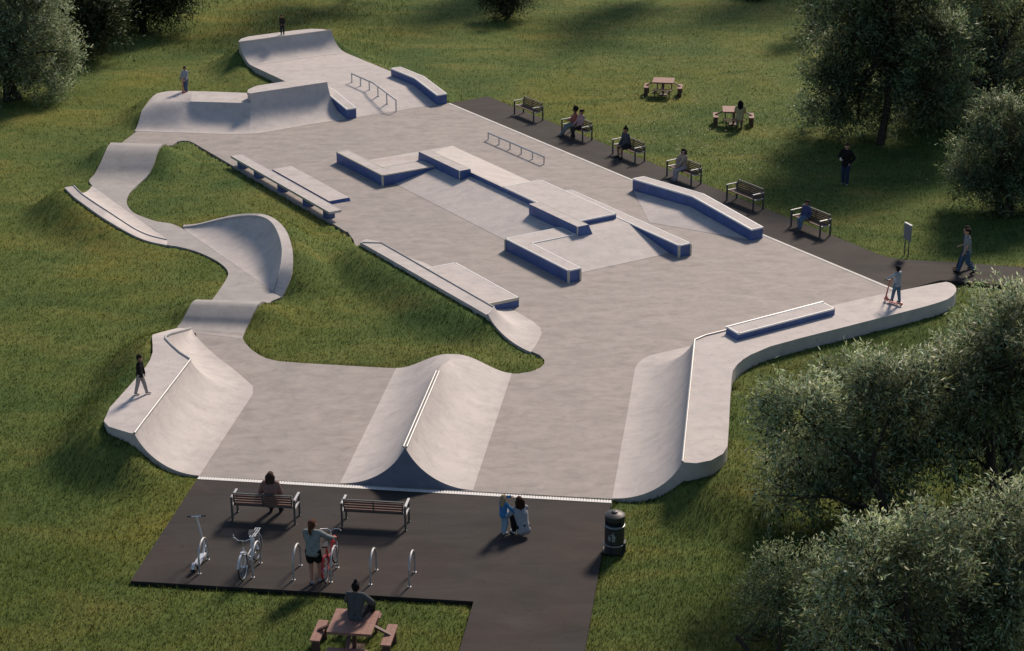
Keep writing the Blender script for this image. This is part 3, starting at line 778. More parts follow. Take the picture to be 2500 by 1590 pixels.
# ------------------------------------------------------------------ bike racks
GR = 'steel hoop bike racks on the front asphalt'
t = thing('bike_rack', 'r', 'bike rack', (0, 0, 0), 0, GR)
mb = MB(); pts = [(0, -.375, 0), (0, -.375, .40)] + [(0, -.375 * math.cos(a), .40 + .36 * math.sin(a)) for a in [R_(15 * i) for i in range(1, 12)]] + [(0, .375, .40), (0, .375, 0)]
mb.tube(pts, .026, 10); obj('hoop', mb, M['steel'], t, False)
for y in (-.375, .375):
    mb = MB(); mb.lathe([(.045, 0), (.045, .006), (.03, .008)], (0, y, .001), 14); obj('base_plate', mb, M['steel'], t, False)
rc = [(-13.09, 'steel hoop bike rack with a white scooter leaning on it'), (-11.71, 'steel hoop bike rack beside the white bicycle'), (-10.67, 'empty steel hoop bike rack between the white and the red bicycle'),
      (-9.72, 'steel hoop bike rack against the red bicycle'), (-8.72, 'empty steel hoop bike rack just right of the red bicycle'), (-7.74, 'empty steel hoop bike rack at the right end of the row')]
t.location = CA(rc[0][0], 39.62, .002); t.rotation_euler = (0, 0, ROT_CA); t['label'] = rc[0][1]
for c, l in rc[1:]: dup(t, CA(c, 39.6, .002), ROT_CA, l)

# ------------------------------------------------------------------ picnic tables
def picnic(label, group):
    t = thing('picnic_table', label, 'picnic table', (0, 0, 0), 0, group)
    mb = MB()
    for i in range(8): mb.box((-.525 + .066 + i * .1312, 0, .735), (.127, 1.07, .032))
    for s_ in (-1, 1): mb.box((0, s_ * .5, .70), (1.0, .05, .045))
    obj('tabletop', mb, M['table'], t, False)
    mb = MB(); mb.box((0, 0, .36), (.09, .09, .72)); mb.box((0, 0, .69), (.5, .5, .03)); mb.box((0, 0, .02), (.42, .42, .04)); obj('pedestal', mb, M['tabled'], t, False)
    for a in range(4):
        A = R_(90 * a); rot = Matrix.Rotation(A, 3, 'Z')
        ax = (rot @ Vector((1, 0, 0)), rot @ Vector((0, 1, 0)), Vector((0, 0, 1)))
        mb = MB()
        for k in (-1, 1): mb.box(rot @ Vector((.83 + k * .06, 0, .435)), (.115, .94, .04), axes=ax)
        s_ = obj('seat', mb, M['table'], t, False)
        for k in (-1, 1):
            mb = MB(); mb.box(rot @ Vector((.83, k * .36, .21)), (.19, .05, .41), axes=ax); obj('leg', mb, M['tabled'], s_, False)
        mb = MB(); mb.bar(rot @ Vector((.40, 0, .69)), rot @ Vector((.86, 0, .45)), .09, .05); obj('brace', mb, M['tabled'], t, False)
    return t
GT = 'reddish picnic tables on the grass'
q = (CA(-8.5, 36.28)); pt = picnic('reddish wooden picnic table at the bottom with a person sitting on its top', GT); pt.location = (q.x, q.y, -.06); pt.rotation_euler = (0, 0, ROT_CA)
qa = g(1620, 194, .735); qb = g(1791.7, 264.5, .735)
dup(pt, (qa.x, qa.y, -.05), R_(-9), 'empty reddish picnic table farther out on the lawn')
dup(pt, (qb.x, qb.y, -.05), R_(-5), 'reddish picnic table on the lawn with a dark haired woman on its near seat')

# ------------------------------------------------------------------ litter bin
q = CA(-2.86, 41.72)
t = thing('litter_bin', 'black round litter bin with grey bands and a litter pictogram', 'bin', (q.x, q.y, -.03), ROT_CA)
mb = MB(); mb.lathe([(.255, 0.02), (.255, .72), (.262, .725), (.262, .74), (.255, .745)], (0, 0, 0), 36); obj('body', mb, M['bin'], t, False)
mb = MB()
n0 = 40
for k in range(n0):
    a0, a1 = 2 * math.pi * k / n0, 2 * math.pi * (k + 1) / n0
    am = (a0 + a1) / 2; dev = abs((am - R_(262) + math.pi) % (2 * math.pi) - math.pi)
    lo_ = .93 if dev < R_(52) else .745
    def P3(a, z, r=.253): return (r * math.cos(a), r * math.sin(a), z)
    mb.add([P3(a0, lo_), P3(a1, lo_), P3(a1, 1.03), P3(a0, 1.03), P3(a0, lo_, .235), P3(a1, lo_, .235), P3(a1, 1.03, .235), P3(a0, 1.03, .235)], [(0, 1, 2, 3), (5, 4, 7, 6), (0, 4, 5, 1)])
obj('collar', mb, M['bin'], t, False)
mb = MB(); mb.lathe([(.20, .72), (.225, .90), (.2, .96)], (0, 0, 0), 24); obj('opening_shade_fill', mb, M['hole'], t, False)  # near-black core, its colour stands for the shade inside the opening
mb = MB(); mb.lathe([(.262, 1.03), (.262, 1.055), (.20, 1.10), (.085, 1.125), (.085, 1.15), (.07, 1.16)], (0, 0, 0), 36); l_ = obj('lid', mb, plain('bin_lid_paint', (.05, .05, .052), .5, 0, .15), t, False)
for z in (.755, .235):
    mb = MB(); mb.lathe([(.262, z), (.270, z + .005), (.270, z + .023), (.262, z + .028)], (0, 0, 0), 36); obj('band', mb, M['band'], t, False)
mb = MB(); mb.prism([(-.26, -.20), (.26, -.20), (.30, .1), (.26, .26), (-.26, .26), (-.30, .1)], .05, 0); mb.prism([(.24, -.10), (.295, -.12), (.295, .1), (.24, .12)], .30, .05); obj('base', mb, M['bin'], t, False)
def logo_poly(mb, pts):
    o = len(mb.v)
    for x, z in pts:
        a = R_(262) + (x / .2585); mb.v.append(Vector((.2585 * math.cos(a), .2585 * math.sin(a), z)))
    mb.f.append([o + i for i in range(len(pts))]); mb.m.append(0)
mb = MB()
LX, LZ = -.035, .39
def LG(*pts): logo_poly(mb, [(LX + x, LZ + z) for x, z in pts])
LG(*[(.055 + .021 * math.cos(a), .235 + .023 * math.sin(a)) for a in [2 * math.pi * i / 12 for i in range(12)]])          # head
LG((.030, .205), (.070, .207), (.098, .175), (.104, .10), (.03, .10)); LG((.035, .10), (.068, .10), (.050, .0), (.022, .0)); LG((.072, .10), (.104, .10), (.098, .0), (.072, .0))
LG((.030, .203), (.032, .170), (-.022, .180), (-.026, .196)); LG((.098, .175), (.118, .135), (.112, .095), (.096, .105))
LG((-.085, .135), (-.005, .120), (-.022, .012), (-.062, .012)); LG((-.090, .150), (-.004, .134), (-.004, .126), (-.090, .142))
LG(*[(-.055 + .010 * math.cos(a), .175 + .010 * math.sin(a)) for a in [2 * math.pi * i / 8 for i in range(8)]])
obj('pictogram', mb, M['logo'], t, False)

# ------------------------------------------------------------------ information sign on two posts
pa, pb_ = g(2208, 620), g(2217, 625)
d = (pb_ - pa); d.z = 0; L = d.length; d.normalize()
t = thing('information_sign', 'grey information board on two thin posts beside the asphalt path', 'sign', ((pa + pb_) / 2).to_tuple()[:2] + (-.05,), math.atan2(d.y, d.x))
for x in (-L / 2, L / 2):
    mb = MB(); mb.tube([(x, 0, 0), (x, 0, 1.28 if x > 0 else .78)], .022, 8); obj('post', mb, M['darksteel'], t, False)
mb = MB(); mb.box((.03, -.03, .95), (.46, .035, .60)); obj('panel', mb, M['panel'], t, False)
mb = MB(); mb.box((.03, -.02, 1.27), (.46, .07, .03)); obj('top_cap', mb, M['white'], t, False)  # cap coloured white to stand for sunlight along its top

# ------------------------------------------------------------------ cycles and scooters
def wheel(t, x, y0, R, tyre, rim_m, spokes=14):
    c = Vector((x, 0, R))
    mb = MB(); mb.torus(c, R - .018, .019, (0, 1, 0), 36, 8); w = obj('wheel', mb, tyre, t, False)
    mb = MB(); mb.torus(c, R - .043, .011, (0, 1, 0), 32, 6); obj('rim', mb, rim_m, w, False)
    mb = MB()
    for i in range(spokes):
        a = 2 * math.pi * i / spokes; mb.tube([c + Vector((0, .02 * (-1) ** i, 0)), c + Vector((math.cos(a) * (R - .045), 0, math.sin(a) * (R - .045)))], .0028, 4)
    obj('spokes', mb, M['chrome'], w, False)
    mb = MB(); mb.tube([c + Vector((0, -.05, 0)), c + Vector((0, .05, 0))], .022, 10); obj('hub', mb, M['chrome'], w, False)
def arcpts(c, R, a0, a1, n): return [Vector((c[0] + R * math.cos(a0 + (a1 - a0) * i / n), 0, c[1] + R * math.sin(a0 + (a1 - a0) * i / n))) for i in range(n + 1)]
def bicycle(label, paint, loc, rz, lean=0, rack=True, steer=0):
    t = thing('bicycle', label, 'bicycle', loc, rz); t.rotation_euler = (R_(lean), 0, rz)
    R = .34; wb = .53
    wheel(t, -wb, 0, R, M['rubber'], M['chrome']); wheel(t, wb, 0, R, M['rubber'], M['chrome'])
    hx, hz = .36, .80; bb_ = (-.10, .30); st = (-.24, .84)
    mb = MB(); mb.tube([(hx, 0, hz), (hx + .045, 0, .62)], .022, 8); mb.tube([(hx + .03, 0, .68), (bb_[0] + .12, 0, .36), (bb_[0], 0, bb_[1])], .021, 8); mb.tube([(hx + .02, 0, .73), (.1, 0, .47), (-.155, 0, .50)], .016, 8)
    mb.tube([(bb_[0], 0, bb_[1]), (st[0], 0, st[1] - .05)], .020, 8)
    for s_ in (-1, 1):
        mb.tube([(bb_[0], s_ * .03, bb_[1]), (-wb, s_ * .06, R)], .011, 6); mb.tube([(-.2, s_ * .02, .70), (-wb, s_ * .06, R)], .010, 6)
    obj('frame', mb, paint, t, False)
    mb = MB()
    for s_ in (-1, 1): mb.tube([(hx + .05, s_ * .04, .62), (hx + .10, s_ * .05, .5), (wb, s_ * .055, R)], .012, 6)
    mb.box((hx + .05, 0, .625), (.05, .11, .03)); obj('fork', mb, paint, t, False)
    for cx_, a0, a1 in ((-wb, R_(15), R_(190)), (wb, R_(20), R_(165))):
        mb = MB(); P = arcpts((cx_, R), R + .022, a0, a1, 14)
        for i in range(14): mb.bar(P[i], P[i + 1], .05, .006, up=Vector((P[i].x - cx_, 0, P[i].z - R)), ext=.004)
        obj('mudguard', mb, paint, t, False)
    mb = MB(); mb.tube([(hx, 0, .78), (hx - .02, 0, .98)], .016, 8); mb.tube([(hx - .16, -.30, 1.04), (hx - .06, -.24, 1.04), (hx + .03, -.10, 1.0), (hx - .01, 0, .97), (hx + .03, .10, 1.0), (hx - .06, .24, 1.04), (hx - .16, .30, 1.04)], .012, 8)
    hb = obj('handlebar', mb, M['chrome'], t, False)
    for s_ in (-1, 1):
        mb = MB(); mb.tube([(hx - .20, s_ * .31, 1.04), (hx - .08, s_ * .25, 1.04)], .018, 8); obj('grip', mb, M['black'], hb, False)
        mb = MB(); mb.tube([(hx - .03, s_ * .20, 1.03), (hx - .08, s_ * .30, 1.015)], .007, 6); obj('brake_lever', mb, M['chrome'], hb, False)
    mb = MB(); mb.tube([(st[0] + .01, 0, st[1] - .06), (st[0] - .02, 0, st[1] + .04)], .015, 8); obj('seat_post', mb, M['chrome'], t, False)
    mb = MB()
    mb.add([(st[0] - .15, -.09, st[1] + .07), (st[0] - .15, .09, st[1] + .07), (st[0] - .02, .06, st[1] + .075), (st[0] + .14, .02, st[1] + .07), (st[0] + .14, -.02, st[1] + .07), (st[0] - .02, -.06, st[1] + .075),
            (st[0] - .13, -.07, st[1] + .02), (st[0] - .13, .07, st[1] + .02), (st[0] - .02, .04, st[1] + .03), (st[0] + .13, .015, st[1] + .045), (st[0] + .13, -.015, st[1] + .045), (st[0] - .02, -.04, st[1] + .03)],
           [(0, 5, 4, 3, 2, 1), (6, 7, 8, 9, 10, 11)] + [(i, (i + 1) % 6, 6 + (i + 1) % 6, 6 + i) for i in range(6)]); obj('saddle', mb, M['black'], t, False)
    mb = MB(); mb.torus((bb_[0], -.045, bb_[1]), .09, .008, (0, 1, 0), 24, 6); mb.tube([(bb_[0], -.06, bb_[1]), (bb_[0] + .12, -.07, bb_[1] - .12)], .011, 6); mb.tube([(bb_[0], .06, bb_[1]), (bb_[0] - .12, .07, bb_[1] + .12)], .011, 6); cs = obj('crankset', mb, M['chrome'], t, False)
    for s_, dx, dz in ((-1, .12, -.12), (1, -.12, .12)):
        mb = MB(); mb.box((bb_[0] + dx, s_ * .12, bb_[1] + dz), (.09, .09, .022)); obj('pedal', mb, M['black'], cs, False)
    mb = MB(); mb.bar((bb_[0] + .02, -.05, bb_[1] + .09), (-wb, -.05, R + .04), .012, .012); mb.bar((bb_[0] - .02, -.05, bb_[1] - .09), (-wb, -.05, R - .04), .012, .012); obj('chain', mb, M['black'], t, False)
    if rack:
        mb = MB()
        for y in (-.06, 0, .06): mb.tube([(-.27, y, .76), (-.78, y, .76)], .010, 6)
        for x in (-.28, -.45, -.62, -.78): mb.tube([(x, -.06, .76), (x, .06, .76)], .008, 6)
        for s_ in (-1, 1): mb.tube([(-.68, s_ * .06, .76), (-wb, s_ * .065, R)], .008, 6)
        obj('carrier', mb, M['whitepaint'], t, False)
        mb = MB(); mb.lathe([(.02, -.03), (.05, 0), (.05, .03)], (hx + .12, 0, .70), 12); obj('lamp', mb, M['whitepaint'], t, False)
        mb = MB(); mb.tube([(bb_[0] - .08, .05, .28), (bb_[0] - .2, .17, .02)], .009, 6); obj('kickstand', mb, M['chrome'], t, False)
    return t
pf, pr = g(598, 1413), g(629, 1367); dv = pf - pr
bicycle('white bicycle with luggage carrier leaning beside the second bike rack', M['whitepaint'], ((pf + pr) / 2).to_tuple()[:2] + (.003,), math.atan2(dv.y, dv.x) , 3, True)
pr, pf = g(797, 1425), g(823, 1367); dv = pf - pr
RED_RZ = math.atan2(dv.y, dv.x); RED_C = (pf + pr) / 2
bicycle('red bicycle held by the woman in black shorts', M['redpaint'], (RED_C.x, RED_C.y, .003), RED_RZ, -4, False)

def scooter(label, paint, loc, rz, wl, L, Hh, R, bar_w, electric=False, lean=0):
    t = thing('kick_scooter', label, 'scooter', loc, rz); t.rotation_euler = (R_(lean), 0, rz)
    for x in (-L / 2, L / 2):
        mb = MB(); mb.torus((x, 0, R), R * .68, R * .33, (0, 1, 0), 24, 10); w = obj('wheel', mb, wl, t, False)
        mb = MB(); mb.tube([(x, -R * .25, R), (x, R * .25, R)], R * .5, 14); obj('hub', mb, M['chrome'], w, False)
    mb = MB(); mb.box((-.02, 0, R * 1.0), (L * .66, .13 if not electric else .16, .03 if not electric else .055)); mb.bar((L * .28, 0, R), (L / 2 - .02, 0, R + .12), .05, .05); obj('deck', mb, paint, t, False)
    mb = MB(); tx = L / 2 - .14
    mb.tube([(L / 2 + .01, 0, R), (L / 2 - .01, 0, R * 2 + .04), (tx, 0, Hh)], [.02, .026, .020], 10); mb.box((L / 2, 0, R * 2.1), (.07, .07, .03)); st = obj('stem', mb, paint, t, False)
    mb = MB(); mb.tube([(tx, -bar_w / 2, Hh), (tx, bar_w / 2, Hh)], .014, 8); hb = obj('handlebar', mb, M['chrome'] if electric else paint, t, False)
    for s_ in (-1, 1):
        mb = MB(); mb.tube([(tx, s_ * bar_w / 2, Hh), (tx, s_ * (bar_w / 2 - .12), Hh)], .019, 8); obj('grip', mb, M['black'], hb, False)
    mb = MB(); P = arcpts((-L / 2, R), R + .02, R_(30), R_(170), 8)
    for i in range(8): mb.bar(P[i], P[i + 1], R * .7, .008, up=Vector((P[i].x + L / 2, 0, P[i].z - R)), ext=.004)
    obj('mudguard', mb, paint, t, False)
    return t
pr, pf = g(476, 1398), g(505, 1352); dv = pf - pr
q = (pf + pr) / 2
scooter('tall white scooter parked against the leftmost bike rack', M['whitepaint'], (q.x, q.y, .003), math.atan2(dv.y, dv.x), M['rubber'], .92, 1.16, .11, .50, True, -7)
# ------------------------------------------------------------------ people
def capsule(mb, p, q, r0, r1, n=10, sq=None):
    p, q = Vector(p), Vector(q); d = q - p
    if d.length < 1e-5: d = Vector((0, 0, 1e-4)); q = p + d
    L = d.length; d = d / L; x = d.orthogonal().normalized(); y = d.cross(x)
    rings = []
    for k in range(4):
        a = -math.pi / 2 + math.pi / 2 * (k + .35) / 4.35; rings.append((p + d * (r0 * math.sin(a)), r0 * math.cos(a)))
    rings.append((p, r0)); rings.append((q, r1))
    for k in range(4):
        a = math.pi / 2 * (k + 1) / 4.35; rings.append((q + d * (r1 * math.sin(a)), r1 * math.cos(a)))
    o = len(mb.v)
    for c, r in rings:
        for i in range(n):
            t = 2 * math.pi * i / n; v = x * (math.cos(t) * r) + y * (math.sin(t) * r)
            mb.v.append(c + v)
    K = len(rings)
    for j in range(K - 1):
        for i in range(n):
            l = (i + 1) % n; mb.f.append([o + j * n + i, o + j * n + l, o + (j + 1) * n + l, o + (j + 1) * n + i]); mb.m.append(0)
    mb.f.append([o + i for i in range(n)][::-1]); mb.f.append([o + (K - 1) * n + i for i in range(n)]); mb.m += [0, 0]
def chain(mb, pts, rs):
    for i in range(len(pts) - 1): capsule(mb, pts[i], pts[i + 1], rs[i], rs[i + 1])
def fused(name, mb, mat, parent, voxel, smooth=4):
    me = bpy.data.meshes.new(name); me.from_pydata([tuple(v) for v in mb.v], [], mb.f); me.update()
    tmp = bpy.data.objects.new('tmp', me); COL.objects.link(tmp)
    r = tmp.modifiers.new('r', 'REMESH'); r.mode = 'VOXEL'; r.voxel_size = voxel; r.use_smooth_shade = True
    s = tmp.modifiers.new('s', 'SMOOTH'); s.factor = .5; s.iterations = smooth
    dg = bpy.context.evaluated_depsgraph_get()
    m2 = bpy.data.meshes.new_from_object(tmp.evaluated_get(dg))
    bpy.data.objects.remove(tmp); bpy.data.meshes.remove(me)
    m2.name = name; m2.materials.clear(); m2.materials.append(mat)
    m2.polygons.foreach_set('use_smooth', [True] * len(m2.polygons))
    o = bpy.data.objects.new(name, m2); COL.objects.link(o); o.parent = parent
    return o
def ik(a, c, l1, l2, pole):
    a, c = Vector(a), Vector(c); d = c - a; L = min(d.length, (l1 + l2) * .999); u = d.normalized()
    x = (l1 * l1 - l2 * l2 + L * L) / (2 * L); h = math.sqrt(max(0, l1 * l1 - x * x))
    p = Vector(pole); p = p - u * p.dot(u)
    p = p.normalized() if p.length > 1e-5 else u.orthogonal().normalized()
    return a + u * x + p * h, a + u * L
def person(label, loc, face, h, pose, clothes):
    """face: world xy direction; pose gives pelvis, lean, ankles (l, r), wrists (l, r) in metres, local frame: +y forward, -x left"""
    rz = math.atan2(face[1], face[0]) - math.pi / 2
    t = thing('person', label, 'person', loc, rz)
    P = pose; hs = P.get('headscale', 1.0)
    pel = Vector(P.get('pelvis', (0, 0, .525 * h))); lean = R_(P.get('lean', 2)); twist = R_(P.get('twist', 0))
    up = Vector((0, math.sin(lean), math.cos(lean))); fwd = Vector((0, math.cos(lean), -math.sin(lean)))
    sd = Vector((math.cos(twist), math.sin(twist), 0))
    waist = pel + up * (.085 * h); chest = pel + up * (.20 * h); neck = pel + up * (.305 * h) - fwd * .005
    hy = R_(P.get('head_yaw', 0)); hp = R_(P.get('head_pitch', 0))
    hf = Vector((-math.sin(hy), math.cos(hy) * math.cos(hp), -math.sin(hp))).normalized(); hu = Vector((0, math.sin(lean) * .5, 1)).normalized()
    hsd = hf.cross(hu).normalized(); hu = hsd.cross(hf).normalized()
    head = neck + up * (.012 * h) + hu * (.083 * h * hs) + hf * (.012 * h)
    wsh = .098 * h * P.get('sh', 1.0)
    sh = [pel + up * (.285 * h) + sd * (s * wsh) for s in (-1, 1)]
    hip = [pel + sd * (s * .05 * h) - up * .01 for s in (-1, 1)]
    ank = [Vector(P['ank'][i]) if 'ank' in P else Vector(((-1, 1)[i] * .06 * h, 0, .045 * h)) for i in (0, 1)]
    wr = [Vector(P['wr'][i]) if 'wr' in P else sh[i] + Vector(((-1, 1)[i] * .045 * h, .04, -.30 * h)) for i in (0, 1)]
    kp = P.get('kpole', [(-.15, 1, .1), (.15, 1, .1)]); ep = P.get('epole', [(-.5, -1, -.3), (.5, -1, -.3)])
    kn = [None, None]; el = [None, None]
    for i in (0, 1):
        kn[i], ank[i] = ik(hip[i], ank[i], .245 * h, .238 * h, kp[i])
        el[i], wr[i] = ik(sh[i], wr[i], .168 * h, .148 * h, ep[i])
    fd = [Vector(q).normalized() for q in P.get('feet', [(-.2, 1, 0), (.2, 1, 0)])]
    vx = .0088 * (h / 1.7)
    # ---- continuous body
    mb = MB(); b = P.get('bulk', 1.0)
    capsule(mb, head + hu * (.018 * h * hs) - hf * (.008 * h), head + hu * (.012 * h * hs) + hf * (.012 * h), .054 * h * hs, .050 * h * hs, 14)
    capsule(mb, head - hu * (.018 * h * hs) + hf * (.010 * h), head - hu * (.034 * h * hs) + hf * (.022 * h), .044 * h * hs, .032 * h * hs, 12)
    capsule(mb, head + hf * (.060 * h * hs) - hu * (.004 * h), head + hf * (.072 * h * hs) - hu * (.016 * h), .007 * h, .011 * h, 8)      # nose
    for s in (-1, 1): capsule(mb, head + hsd * (s * .053 * h * hs) + hu * .004, head + hsd * (s * .057 * h * hs) - hu * (.018 * h), .009 * h, .008 * h, 8)   # ears
    capsule(mb, head + hf * (.056 * h * hs) - hu * (.034 * h * hs) - hsd * .012, head + hf * (.056 * h * hs) - hu * (.034 * h * hs) + hsd * .012, .008 * h, .008 * h, 8)  # mouth
    capsule(mb, neck - up * .02, head - hu * (.03 * h) - hf * .012, .031 * h, .029 * h)
    tr = [.062 * h * b, .052 * h * b, .060 * h * b, .046 * h]
    for s in (-1, 1):
        chain(mb, [pel + sd * (s * .034 * h), waist + sd * (s * .028 * h), chest + sd * (s * .042 * h), sh[(s + 1) // 2] - sd * (s * .03 * h) - up * .01], tr)
    capsule(mb, sh[0] + sd * .03, sh[1] - sd * .03, .040 * h, .040 * h)
    for i, s in ((0, -1), (1, 1)):
        chain(mb, [sh[i], el[i], wr[i]], [.034 * h * b, .027 * h, .0175 * h])
        fa = (wr[i] - el[i]).normalized(); hd = Vector(P['hand'][i]).normalized() if 'hand' in P else fa
        pl = hd.cross(Vector((0, 0, 1)) if abs(hd.z) < .8 else Vector((0, 1, 0))).normalized()
        nrm = pl.cross(hd).normalized()
        kn0 = wr[i] + hd * (.048 * h)
        capsule(mb, wr[i] + hd * .01, kn0, .0150 * h, .0165 * h, 8)
        curl = P.get('curl', .5)
        for k, ln in enumerate((.040, .046, .043, .034)):
            bp = kn0 + pl * ((k - 1.5) * .0105 * h); m1 = bp + hd * (ln * .5 * h); e1 = m1 + (hd * (1 - curl) - nrm * curl).normalized() * (ln * .5 * h)
            chain(mb, [bp - hd * .012, m1, e1], [.0062 * h, .0058 * h, .005 * h])
        tb = wr[i] + hd * (.022 * h) - pl * (.015 * h * s); chain(mb, [tb, tb + (hd - pl * (.8 * s)).normalized() * (.026 * h), tb + (hd * 1.2 - pl * (.3 * s)).normalized() * (.046 * h)], [.0075 * h, .0068 * h, .0055 * h])
        chain(mb, [hip[i], kn[i], ank[i]], [.056 * h * b, .037 * h, .023 * h])
        calf = kn[i].lerp(ank[i], .3) - (kn[i] - hip[i]).normalized().cross(sd) * 0
        capsule(mb, kn[i].lerp(ank[i], .12), kn[i].lerp(ank[i], .55), .036 * h, .029 * h)
        capsule(mb, ank[i] - Vector((0, 0, .018 * h)) - fd[i] * .02, ank[i] - Vector((0, 0, .024 * h)) + fd[i] * (.085 * h), .020 * h, .016 * h)
    fused('body', mb, skin(clothes['skin']), t, vx)
    # ---- clothing
    g_ = .0125 * h
    if clothes.get('shirt'):
        mb = MB(); col, slv = clothes['shirt']
        lowr = clothes.get('hem', .02)
        for s in (-1, 1):
            chain(mb, [pel + sd * (s * .036 * h) - up * (lowr * h), waist + sd * (s * .03 * h), chest + sd * (s * .043 * h), sh[(s + 1) // 2] - sd * (s * .03 * h) - up * .012], [tr[0] + g_ * 1.15, tr[1] + g_ * 1.5, tr[2] + g_, tr[3] + g_ * .6])
        capsule(mb, sh[0] + sd * .03, sh[1] - sd * .03, .040 * h + g_ * .6, .040 * h + g_ * .6)
        capsule(mb, pel - sd * (.036 * h) - up * (lowr * h), pel + sd * (.036 * h) - up * (lowr * h), tr[0] + g_ * 1.1, tr[0] + g_ * 1.1)
        capsule(mb, neck - up * (.035 * h), neck + up * .004, .040 * h, .036 * h)
        for i in (0, 1):
            if slv >= 1: chain(mb, [sh[i], el[i], el[i].lerp(wr[i], .93)], [.034 * h * b + g_, .028 * h + g_, .020 * h + g_])
            elif slv > 0: capsule(mb, sh[i], sh[i].lerp(el[i], slv), .034 * h * b + g_, .031 * h + g_)
        if clothes.get('hood'):
            capsule(mb, neck - fwd * .06 - sd * .05, neck - fwd * .06 + sd * .05, .035 * h, .035 * h); capsule(mb, neck - fwd * .075 - up * .05, neck - fwd * .06, .03 * h, .04 * h)
        o_ = fused('shirt', mb, cloth(col), t, vx * 1.15, 5)
    if clothes.get('trousers'):
        mb = MB(); col, ln = clothes['trousers']
        capsule(mb, pel + sd * (.036 * h) + up * .02, pel - sd * (.036 * h) + up * .02, tr[0] + g_ * .7, tr[0] + g_ * .7)
        for i in (0, 1):
            if ln >= 1: chain(mb, [hip[i], kn[i], kn[i].lerp(ank[i], .94)], [.056 * h * b + g_ * .7, .037 * h + g_, .026 * h + g_])
            else: capsule(mb, hip[i], hip[i].lerp(kn[i], ln), .056 * h * b + g_, .045 * h + g_ * 1.6)
        fused('trousers', mb, cloth(col), t, vx * 1.15, 4)
    if clothes.get('shoes'):
        for i in (0, 1):
            mb = MB(); a = ank[i]
            capsule(mb, a - Vector((0, 0, .020 * h)) - fd[i] * .025, a - Vector((0, 0, .026 * h)) + fd[i] * (.088 * h), .025 * h, .020 * h)
            capsule(mb, a - Vector((0, 0, .010 * h)), a - Vector((0, 0, .022 * h)) + fd[i] * .03, .026 * h, .024 * h)
            fused('shoe', mb, cloth(clothes['shoes']), t, .009, 2)
    hc, hk = clothes['hair']
    mb = MB(); H = head
    capsule(mb, H + hu * (.026 * h * hs) - hf * (.020 * h), H + hu * (.034 * h * hs) + hf * (.010 * h), .058 * h * hs, .050 * h * hs, 14)
    capsule(mb, H - hf * (.022 * h) - hu * (.008 * h), H - hf * (.018 * h) + hu * (.02 * h), .050 * h * hs, .055 * h * hs, 12)
    nm = 'hair'
    if hk == 'bun': capsule(mb, H + hu * (.080 * h) - hf * (.012 * h), H + hu * (.100 * h) - hf * (.012 * h), .026 * h, .024 * h)
    if hk == 'lowbun': capsule(mb, H + hu * (.04 * h) - hf * (.075 * h), H + hu * (.05 * h) - hf * (.085 * h), .028 * h, .024 * h)
    if hk == 'pony': chain(mb, [H + hu * (.03 * h) - hf * (.07 * h), H - hu * (.02 * h) - hf * (.088 * h), H - hu * (.09 * h) - hf * (.080 * h), H - hu * (.14 * h) - hf * (.062 * h)], [.024 * h, .026 * h, .022 * h, .008 * h])
    if hk in ('long', 'bob'):
        L_ = {'long': .20, 'bob': .085}[hk] * clothes.get('hairlen', 1)
        for s in (-1, 0, 1):
            chain(mb, [H + hsd * (s * .036 * h) - hf * (.025 * h), H + hsd * (s * .044 * h) - hf * (.040 * h) - hu * (.06 * h), H + hsd * (s * .036 * h) - hf * (.062 * h) - hu * (L_ * h)], [.044 * h * hs, .036 * h, .022 * h])
    if hk == 'afro': capsule(mb, H + hu * (.04 * h) - hf * (.02 * h), H + hu * (.05 * h) - hf * (.01 * h), .078 * h, .072 * h, 14)
    if hk == 'beanie': nm = 'beanie'; capsule(mb, H + hu * (.045 * h), H + hu * (.06 * h) - hf * (.01 * h), .058 * h * hs, .05 * h * hs, 14)
    fused(nm, mb, cloth(hc), t, vx * 1.2, 2)
    return t

SK1, SK2, SK3 = (.42, .25, .18), (.30, .17, .11), (.10, .055, .04)
def seated(seat, knee_out=.10, fy=.42, **kw):
    d = dict(pelvis=(0, 0, seat + .10), lean=-6, ank=[(-knee_out, fy, .075), (knee_out, fy, .075)], wr=[(-.12, .30, seat + .20), (.12, .30, seat + .20)], kpole=[(-.1, .6, 1), (.1, .6, 1)], feet=[(-.15, 1, 0), (.15, 1, 0)], curl=.35)
    d.update(kw); return d
# child on the farthest deck
person('child in dark clothes standing on the deck of the farthest quarter pipe', g(690, 85, 1.503), (.1, -1), 1.06, dict(headscale=1.15, wr=[(-.12, .14, .60), (.06, .16, .60)]), dict(skin=SK2, shirt=((.035, .03, .025), 1), trousers=((.02, .025, .035), 1), shoes=(.03, .02, .02), hair=((.06, .03, .02), 'short')))
# child with scooter on the stepped quarter pipe
q = g(455, 227, .925)
person('child in grey hooded top standing with a coral scooter on the stepped quarter pipe', q, (-.25, -1), 1.28, dict(headscale=1.1, ank=[(-.07, .10, .06), (.10, -.12, .06)], wr=[(-.13, .27, .72), (.13, .27, .72)]), dict(skin=SK2, shirt=((.36, .36, .41), 1), hood=1, trousers=((.08, .12, .20), 1), shoes=(.04, .035, .04), hair=((.02, .015, .012), 'short')))
q2 = q + Vector((-.25, -1, 0)).normalized() * .14
scooter('coral kick scooter held by the child on the stepped quarter pipe', M['pinkpaint'], (q2.x, q2.y, .94), math.atan2(-1, -.25), M['pinkpaint'], .56, .74, .055, .34)
